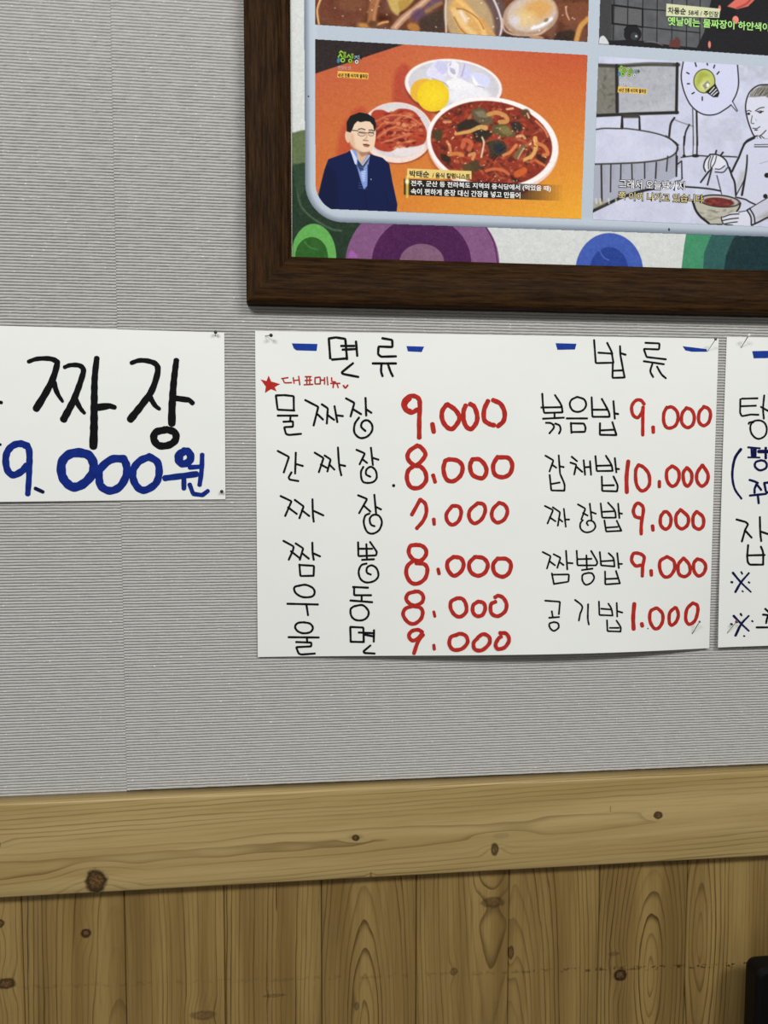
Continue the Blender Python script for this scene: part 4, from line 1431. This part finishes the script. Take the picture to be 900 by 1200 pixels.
pic.stroke('~715,40 720,80 735,115', 8, (226, 190, 160), 1.2, 0.8)
pic.stroke('~845,110 800,160 775,245', 30, (196, 142, 74), 2); pic.ell((545, 222), 44, 14, (176, 130, 100), 8)
pic.z(368, 0, 1)
for i in range(70):
    pic.ell((rr.uniform(4, 318), rr.uniform(-34, 46)), rr.uniform(.4, 1.3), rr.uniform(.4, .9), rr.choice([(240, 230, 224), (226, 206, 190), (250, 250, 250)]), rr.uniform(-80, 80), 0.6, 0.8)
pic.blur(2)
pic.noise(3, 2.2)
pic.noise(3, 0.8)
q_b, q_r = hline((369.5, 28.7), (688, 49)), vline((690, 0), (688.6, 46))
pic.build('photo_panel', OFF_I, poster_print, lambda x, y: (x > 369.3) & (x < q_r(y)) & (y < q_b(x)), 'close up photo of brown seafood stew with clams')

# ---------------- picture 3: cook in a tiled kitchen
pic = Print(698, TOP, ED, 76, 2.2, (86, 87, 90))
pic.noise(4, 6)
pic.z(690, 0, 900 / 210)
pic.poly('40,-160 125,-160 120,260 40,260', (56, 56, 58), 8, 0.9)
pic.poly('125,45 270,40 268,130 120,115', (92, 92, 94), 1)
for xx_, x2_ in ((130, 122), (200, 192), (274, 268), (346, 341), (420, 416), (494, 490), (562, 556)):
    pic.stroke(f'{xx_},-160 {x2_},240', 5, (34, 34, 36), 0.9)
for p in ('120,24 270,45 600,68', '115,118 270,135 560,165', '120,-60 600,-30', '100,205 600,250'):
    pic.stroke(p, 6, (32, 32, 34), 0.9)
pic.stroke('118,30 118,118 270,136 270,44 118,26', 8, (18, 18, 20), 0.9)
pic.ell((220, 172), 44, 42, (24, 24, 26)); pic.ell((230, 182), 20, 20, (52, 54, 58)); pic.ell((238, 182), 6, 6, (170, 176, 186)); pic.stroke('~180,150 200,130 240,128', 8, (10, 10, 12))
pic.poly('55,222 95,205 200,200 270,205 400,226 545,240 545,300 40,300', (26, 26, 28), 1)
pic.stroke('~280,210 330,212 370,226', 6, (110, 112, 118), 1.2, 0.8)
pic.poly('50,220 55,190 75,180 98,210 96,222', (200, 202, 206), 1, 1, True)
pic.poly('403,236 408,200 430,200 436,186 450,190 460,205 458,240', (92, 52, 46), 1)
pic.poly('540,245 580,160 600,60 615,0 640,-60 1100,-60 1100,340 540,300', (28, 27, 30), 1.2)
pic.poly('640,40 690,30 740,60 700,160 640,160', (22, 21, 24), 4, 0.8)
pic.poly('695,32 745,-10 760,-60 850,-60 832,0 800,32 745,46', (206, 104, 90), 1.2)
pic.stroke('~745,40 790,20 815,-5', 10, (150, 60, 54), 1.5, 0.8)
pic.ell((737, 100), 16, 20, (226, 132, 116)); pic.ell((657, 42), 7, 16, (206, 120, 106)); pic.ell((606, 224), 7, 18, (220, 128, 112))
pic.poly('390,18 660,44 655,90 388,80', (204, 207, 168), 0.7)
pic.noise(3, 0.8)
k_b, k_l = hline((702, 51.6), (900, 65)), vline((703.4, 0), (701.8, 50))
photo3 = pic.build('photo_panel', OFF_I, poster_print, lambda x, y: (x > k_l(y)) & (y < k_b(x)), 'kitchen photo with a person in black')

# ---------------- picture 4: brush drawing of a cook and his bright idea
pic = Print(692, 60, ED, 285, 2.2, (194, 197, 218))
pic.noise(4, 12)
pic.noise(2, 3)
ik, sf = (34, 32, 30), (58, 56, 50)
pic.z(690, 60, 900 / 110)
pic.poly('60,120 268,130 272,600 60,620', (116, 114, 106), 2)
pic.poly('275,140 845,125 840,590 280,600', (168, 170, 178), 2)
for i in range(150):
    x = rr.uniform(90, 830); y = rr.uniform(150, 580)
    c = rr.choice([(88, 86, 78), (140, 140, 134), (70, 66, 58)]) if x < 265 else rr.choice([(150, 152, 160), (184, 186, 194), (140, 142, 146)])
    pic.ell((x, y), rr.uniform(6, 26), rr.uniform(4, 10), c, rr.uniform(0, 180), 2.5, 0.45)
pic.poly('280,590 500,560 840,420 840,590', (186, 188, 196), 10, 0.5)
pic.stroke('~80,135 300,140 560,125 860,130', 34, sf, 2)
pic.stroke('300,130 560,118 800,128', 8, (130, 128, 120), 1.5, 0.6)
pic.stroke('848,120 840,590', 28, ik, 1.2); pic.stroke('70,618 400,602 850,588', 30, ik, 1.4); pic.stroke('268,140 272,580', 32, ik, 1.6)
pic.poly('300,600 490,600 480,640 330,640', sf, 2)
pic.stroke('320,620 318,735', (18, 30), ik, 1); pic.stroke('485,630 488,748', (16, 22), ik, 1)
pic.stroke('~60,752 150,740 280,742 360,742 500,760 650,790 760,830 860,900', 13, sf, 1.2)
pic.stroke('~820,640 785,700 770,820', 20, ik, 1.2); pic.stroke('~830,660 880,680 1000,720', 10, (120, 120, 124), 1.5)
pic.z(690, 160, 900 / 110)
pic.poly('50,265 300,258 500,248 680,226 790,190 845,150 850,380 620,500 480,530 300,590 40,700', (160, 163, 178), 2)
for x0_, x1_, y1_, wd_ in ((120, 125, 620, 16), (212, 208, 530, 12), (308, 305, 420, 12), (412, 416, 410, 12), (535, 536, 400, 12), (648, 640, 400, 14), (757, 745, 330, 12), (848, 840, 380, 14)):
    ys = 268 if x0_ < 500 else 250 if x0_ < 700 else 190
    pic.stroke(f'{x0_},{ys} {x1_},{y1_}', wd_, ik, 1.2)
    pic.stroke(f'{x0_ + 26},{ys + 10} {x1_ + 24},{(ys + y1_) / 2}', 14, (142, 144, 156), 2.5, 0.6)
pic.stroke('~740,-5 800,35 850,95 845,140 790,190 680,226 500,248 300,258 50,265', 15, sf, 1.2)
pic.stroke('~-10,735 40,712 150,660 300,590 400,556 480,530 560,512 640,500', (34, 22), ik, 1.3)
pic.poly('45,640 140,610 160,650 60,690', (150, 140, 100), 4, 0.6)
for x in (70, 110, 190, 260):
    pic.stroke(f'{x},600 {x + 4},640', 14, (214, 212, 204), 2, 0.8)
pic.z(790, 60, 900 / 110)
# speech bubble with a light bulb
pic.poly('90,90 68,250 100,400 170,530 280,605 400,605 500,550 540,515 605,575 562,480 600,400 620,300 610,120 600,80', (200, 203, 228), 1)
pic.stroke('~88,96 68,250 100,400 170,530 280,605 400,605 500,550 545,515', 12, ik, 0.9)
pic.stroke('545,515 600,577 608,570 562,485', 9, (60, 60, 64), 0.9)
pic.stroke('~560,482 600,400 618,300 607,125', 12, ik, 0.9)
pic.ell((290, 287), 106, 118, (60, 62, 50)); pic.ell((290, 287), 97, 109, (190, 196, 112), 0, 1, 1, (176, 184, 92))
pic.poly('220,250 250,200 320,215 330,240 280,260 250,330 260,360 220,330', (150, 160, 60), 4, 0.8, True)
pic.ell((280, 340), 40, 36, (216, 220, 170), 0, 6, 0.7)
pic.poly('270,330 320,280 345,310 300,370', (140, 140, 120), 1); pic.ell((322, 325), 14, 18, (230, 232, 226))
pic.poly('300,390 395,310 436,400 420,440 375,442', (26, 26, 26), 1)
for p in ('340,395 385,345', '355,415 405,365', '375,425 415,390'):
    pic.stroke(p, 9, (226, 228, 232), 0.8)
for p in ('202,112 212,145', '316,118 320,132', '388,135 380,160', '430,198 412,220', '122,205 142,216', '128,312 146,312', '172,408 192,396', '270,440 270,470'):
    pic.stroke(p, 13, ik, 0.8)
pic.stroke('178,545 185,900', 12, (90, 90, 92), 1); pic.stroke('215,575 222,900', 18, ik, 1)
pic.stroke('~145,705 110,780 95,900', 16, ik, 1)
pic.z(790, 160, 900 / 110)
pic.stroke('~95,0 92,100 96,190', 12, ik, 1); pic.stroke('185,0 180,190', 10, (90, 90, 92), 1); pic.stroke('222,0 218,190', 15, ik, 1)
pic.stroke('~70,200 160,188 250,184 340,190 480,190 600,196', 13, sf, 1); pic.ell((96, 186), 16, 14, ik); pic.ell((205, 185), 36, 16, ik)
pic.stroke('~-10,40 30,80 20,180 20,380', 12, ik, 1); pic.stroke('25,270 72,235 75,400', 13, ik, 1); pic.stroke('~10,430 60,420 80,400', 10, sf, 1)
pic.stroke('~60,480 110,482 250,492 360,505 445,522', 16, ik, 1)
pic.z(790, 60, 900 / 110)
for i in range(60):
    pic.ell((rr.uniform(240, 640), rr.uniform(640, 860)), rr.uniform(10, 40), rr.uniform(6, 16), (180, 182, 194), rr.uniform(0, 180), 4, 0.3)
    pic.ell((rr.uniform(640, 960), rr.uniform(110, 300)), rr.uniform(10, 40), rr.uniform(6, 16), (172, 174, 184), rr.uniform(0, 180), 4, 0.35)
pic.poly('690,520 700,430 760,360 860,318 1200,318 1200,870 900,870 800,815 765,800 705,640', (206, 208, 224), 1)
pic.poly('715,440 780,360 860,322 1200,322 1200,560 960,520 930,470 870,430 780,440', (128, 126, 120), 1.5)
for i in range(26):
    a = 730 + i * 14
    pic.stroke(f'{a},{rr.uniform(400, 435)} {a + 40},{rr.uniform(345, 385)}', 7, rr.choice([(70, 66, 58), (160, 158, 150), (52, 48, 42)]), 1, 0.8)
pic.stroke('~1000,318 900,320 800,332 720,400 685,520 700,640 740,760 768,812 800,812', 13, ik, 0.9)
pic.stroke('795,578 855,578', 9, ik); pic.ell((825, 582), 18, 14, ik); pic.ell((820, 578), 4, 4, (230, 230, 240)); pic.stroke('~780,572 820,546 862,538', 9, ik, 0.8)
pic.stroke('~692,578 715,568 738,578', 8, ik, 0.8); pic.ell((714, 600), 15, 12, ik); pic.stroke('~748,620 738,680 748,692 765,694', 8, (70, 70, 72), 0.9)
pic.stroke('~755,738 790,742 822,724', 8, ik, 0.8); pic.ell((785, 756), 16, 6, ik); pic.stroke('780,650 792,670', 6, (160, 160, 170), 1)
pic.stroke('~880,760 840,800 810,815', 10, sf, 1)
pic.poly('800,815 870,815 900,870 900,900 790,900', (204, 207, 222), 1)
pic.stroke('800,830 800,900', 6, ik); pic.stroke('820,820 850,860 900,880 960,870', 10, ik); pic.stroke('830,810 870,840 960,845', 8, ik)
pic.stroke('~665,895 700,855 770,818', 13, ik, 0.9)
pic.z(790, 160, 900 / 110)
pic.poly('770,20 680,60 620,200 560,330 590,470 600,570 690,600 770,650 900,600 1200,560 1200,20', (198, 201, 220), 1)
pic.stroke('~770,12 690,55 660,100 620,200 590,260 555,335', 20, ik, 1); pic.stroke('~700,180 698,250 690,330 672,440 650,560', (14, 22), ik, 1)
pic.stroke('770,78 1100,72', 7, ik); pic.stroke('770,98 1100,98', 9, ik)
pic.poly('640,340 690,330 640,460 590,520', (150, 146, 130), 6, 0.5)
pic.stroke('~590,570 640,480 680,400', 10, ik, 1)
pic.ell((890, 372), 26, 24, ik); pic.ell((875, 572), 22, 22, ik)
pic.stroke('~590,582 680,602 720,625 775,650', 14, ik, 1); pic.stroke('~700,705 780,660 900,590 1000,560', 14, ik, 1)
pic.stroke('820,260 900,235', 5, (150, 150, 160), 1)
# hand holding chopsticks
pic.stroke('405,135 320,462', 16, ik, 1); pic.stroke('468,152 255,438', 17, ik, 1)
pic.poly('345,175 300,225 285,290 300,330 330,325 360,300 400,312 460,305 495,260 480,215 430,180', (212, 214, 226), 1, 1, True)
pic.stroke('~345,172 300,225 284,290 300,335', 14, ik, 1); pic.stroke('~345,172 400,172 455,192 500,235 520,290 545,345', 14, ik, 1)
pic.stroke('~350,190 330,250 330,310', 9, ik, 0.9); pic.stroke('~375,185 352,250 350,300', 9, ik, 0.9); pic.stroke('~405,190 390,250 360,300', 9, ik, 0.9); pic.stroke('~395,310 440,312 485,280', 9, ik, 0.9)
pic.stroke('~395,340 470,342 510,300', 11, ik, 1); pic.stroke('~530,300 555,380 580,440 592,560', 18, ik, 1); pic.stroke('410,375 455,550', 10, sf, 1)
# bowl held in the other hand
pic.poly('185,640 240,740 330,830 470,840 600,740 636,640 600,590 435,560 250,580', (176, 173, 160), 1)
for i in range(36):
    pic.ell((rr.uniform(260, 590), rr.uniform(700, 800)), rr.uniform(8, 34), rr.uniform(4, 10), rr.choice([(120, 114, 96), (200, 198, 190), (92, 86, 70)]), rr.uniform(-20, 20), 2, 0.5)
pic.ell((435, 618), 200, 62, (40, 36, 32), 5); pic.ell((437, 618), 182, 48, (176, 172, 164), 5); pic.ell((430, 628), 146, 42, (108, 44, 42), 5)
for i in range(24):
    pic.ell((rr.uniform(310, 550), rr.uniform(605, 655)), rr.uniform(6, 18), rr.uniform(3, 7), rr.choice([(140, 62, 56), (84, 30, 30), (160, 80, 70)]), rr.uniform(-30, 30), 1.2, 0.7)
pic.stroke('~180,625 205,700 250,765 330,830', 22, ik, 1); pic.stroke('330,832 350,842 460,842', 12, ik, 1); pic.stroke('~636,640 625,680 600,720', 16, ik, 1)
pic.poly('470,760 540,735 620,720 700,712 740,780 735,845 620,850 500,842 465,800', (206, 208, 222), 1, 1, True)
pic.stroke('~470,772 540,748 620,742', 11, ik, 0.9); pic.stroke('~465,806 540,790 615,782', 11, ik, 0.9); pic.stroke('~490,836 540,826 605,818', 10, ik, 0.9); pic.stroke('~455,770 455,800 480,840 560,850', 10, ik, 0.9)
pic.stroke('~620,725 690,712', 8, ik, 0.9)
pic.poly('720,700 780,660 900,590 1100,570 1100,760 900,790 760,845', (190, 192, 206), 1)
pic.poly('800,780 900,720 1000,730 900,790', (140, 138, 130), 6, 0.6)
pic.stroke('~700,708 735,770 740,845', 14, ik, 1); pic.stroke('~725,690 765,760 775,830', 13, ik, 1); pic.stroke('~745,850 820,815 900,775 1000,740', 16, ik, 1)
logo(pic, 724.6, 77.3, 9.6, (60, 66, 52))
pic.z(690, 60, 900 / 110)
pic.poly('282,338 560,362 556,412 276,394', (226, 188, 84), 0.6)
pic.noise(2.5, 0.8)
w_t, w_b, w_l = hline((701, 66), (900, 78.2)), hline((695, 257.2), (900, 266)), vline((701.4, 66), (694.6, 257))
photo4 = pic.build('drawing_panel', OFF_I, poster_print, lambda x, y: (x > w_l(y)) & (y > w_t(x)) & (y < w_b(x)), 'brush drawing of a cook with a light bulb bubble')


# ---------------- printed captions
def caption(name, text, p0, p1, off, col, parent, outline=None, bold=0.0, label=None):
    """text set between the lower left and upper right pixel"""
    A, B = W(*p0, off), W(*p1, off)
    objs = []
    for k, (bo, cc, o_) in enumerate(([(outline[1], outline[0], off)] if outline else []) + [(bold, col, off + 0.00012)]):
        cu = bpy.data.curves.new(name, 'FONT')
        cu.body = text
        cu.size = 1.0
        cu.offset = bo
        cu.resolution_u = 3
        ob = bpy.data.objects.new(name, cu)
        COL.objects.link(ob)
        dg = bpy.context.evaluated_depsgraph_get()
        me = bpy.data.meshes.new_from_object(ob.evaluated_get(dg))
        bpy.data.objects.remove(ob)
        n = len(me.vertices)
        co = np.zeros(n * 3, np.float32)
        me.vertices.foreach_get('co', co)
        co = co.reshape(-1, 3)
        lo, hi_ = co.min(0), co.max(0)
        g = np.array((bo, bo)) if outline and k == 0 else np.zeros(2)
        lo2, hi2 = lo[:2] + g, hi_[:2] - g
        uv = (co[:, :2] - lo2) / (hi2 - lo2)
        out = np.stack([A.x + uv[:, 0] * (B.x - A.x), np.full(n, -o_), A.z + uv[:, 1] * (B.z - A.z)], -1)
        me.vertices.foreach_set('co', out.astype(np.float32).ravel())
        me.materials.clear()
        me.materials.append(plain('caption_ink', cc, 0.5, 0.2))
        me.update()
        o = bpy.data.objects.new(name if k or not outline else 'caption_outline', me)
        COL.objects.link(o)
        o.parent = parent
        if label:
            o['label'] = label
        objs.append(o)
    return objs


OC = OFF_I + 0.0003
K = 230 / 900
cap = lambda n, t, a, b, c, **k: caption(n, t, a, b, OC, c, poster_print, **k)
cap('caption', '박태순', (460 + 78 * K, 180 + 107 * K), (460 + 168 * K, 180 + 80 * K), (20, 20, 20), bold=0.02)
cap('caption', '/ 음식 칼럼니스트', (460 + 182 * K, 180 + 111 * K), (460 + 356 * K, 180 + 93 * K), (28, 26, 22), bold=0.02)
cap('caption', '전주, 군산 등 전라북도 지역의 중식당에서 (먹었을 때)', (460 + 84 * K, 180 + 152 * K), (460 + 726 * K, 180 + 148 * K), (236, 236, 234), bold=0.015)
cap('caption', '속이 편하게 춘장 대신 간장을 넣고 만들어', (460 + 84 * K, 180 + 187 * K), (460 + 586 * K, 180 + 178 * K), (236, 236, 234), bold=0.015)
K = 210 / 900
cap('caption', '차동순', (690 + 397 * K, 68 * K), (690 + 488 * K, 40 * K), (22, 22, 22), bold=0.02)
cap('caption', '58세 / 주인장', (690 + 500 * K, 76 * K), (690 + 652 * K, 58 * K), (30, 30, 28), bold=0.012)
cap('caption', '옛날에는 물짜장이 하얀색이', (690 + 396 * K, 127 * K), (690 + 906 * K, 116 * K), (160, 220, 116), bold=0.02, outline=((30, 44, 26), 0.06))
K = 110 / 900
cap('caption', '그래서 오늘날까지', (690 + 290 * K, 160 + 495 * K), (690 + 920 * K, 160 + 434 * K), (240, 240, 240), bold=0.0, outline=((26, 26, 26), 0.07))
cap('caption', '쭉 이어 나가고 있습니다', (690 + 284 * K, 160 + 608 * K), (690 + 1098 * K, 160 + 560 * K), (216, 198, 124), bold=0.0, outline=((26, 24, 18), 0.07))
cap('caption', '45년 전통 바지락 물짜장', (370 + 214 / 8.18, 50 + 328 / 8.18), (370 + 498 / 8.18, 50 + 304 / 8.18), (44, 26, 14), bold=0.012)
cap('caption', '45년 전통 바지락 물짜장', (690 + 286 * K, 60 + 390 * K), (690 + 552 * K, 60 + 364 * K), (44, 26, 14), bold=0.012)
cap('caption', '전설의 맛', (370 + 212 / 8.18, 50 + 258 / 8.18), (370 + 335 / 8.18, 50 + 228 / 8.18), (206, 176, 170))
cap('caption', '전설의 맛', (690 + 290 * K, 60 + 334 * K), (690 + 410 * K, 60 + 300 * K), (210, 212, 220))


# ------------------------------------------------------------------ black chair against the boards, at the right edge
def rbox(x0, x1, y0, y1, z0, z1, r, seg=6, e=0.006):
    """slab with rounded outline in the x-z plane and eased edges"""
    out = []
    for cx, cz, a0 in ((x1 - r, z1 - r, 0), (x0 + r, z1 - r, 90), (x0 + r, z0 + r, 180), (x1 - r, z0 + r, 270)):
        for k in range(seg + 1):
            a = math.radians(a0 + 90 * k / seg)
            out.append((cx, cz, math.cos(a), math.sin(a)))
    v, f = [], []
    lv = [(y0, r - e), (y0 + e * .3, r - e * .3), (y0 + e, r), (y1 - e, r), (y1 - e * .3, r - e * .3), (y1, r - e)]
    for y, rr_ in lv:
        for cx, cz, ca, sa in out:
            v.append((cx + rr_ * ca, y, cz + rr_ * sa))
    m = len(out)
    for i in range(len(lv) - 1):
        for k in range(m):
            f.append((i * m + k, i * m + (k + 1) % m, (i + 1) * m + (k + 1) % m, (i + 1) * m + k))
    f.append(tuple(range(m))[::-1])
    f.append(tuple(range((len(lv) - 1) * m, len(lv) * m)))
    return v, f


CO = 0.075                                   # front of the backrest, in front of the wall
ctl = W(888.2, 1137.0, CO)
cx0, czt = ctl.x, ctl.z
chair = empty('dining_chair', (cx0 + 0.21, -0.28, 0))
tag(chair, 'black chair back with rounded corner against wood panelling at lower right', 'chair')
v, f = rbox(cx0, cx0 + 0.42, -CO, -CO + 0.032, czt - 0.42, czt, 0.014)
new_mesh('backrest', v, f, M['chair_black'], chair, False)
v, f = rbox(cx0 - 0.005, cx0 + 0.425, 0.40, 0.455, -CO - 0.44, -CO - 0.01, 0.05)
v = [(x, z, y) for x, y, z in v]
new_mesh('seat', v, [q[::-1] for q in f], M['chair_black'], chair, False)
for lx in (cx0 + 0.03, cx0 + 0.39):
    vv, ff = tube(Vector((lx, -CO - 0.40, 0)), Vector((lx, -CO - 0.40, 0.405)), 0.011, 0.013)
    new_mesh('leg', vv, ff, M['chair_leg'], chair, True)
    vv, ff = tube(Vector((lx, -CO - 0.02, 0)), Vector((lx, -CO + 0.012, czt - 0.40)), 0.011, 0.013)
    new_mesh('leg', vv, ff, M['chair_leg'], chair, True)
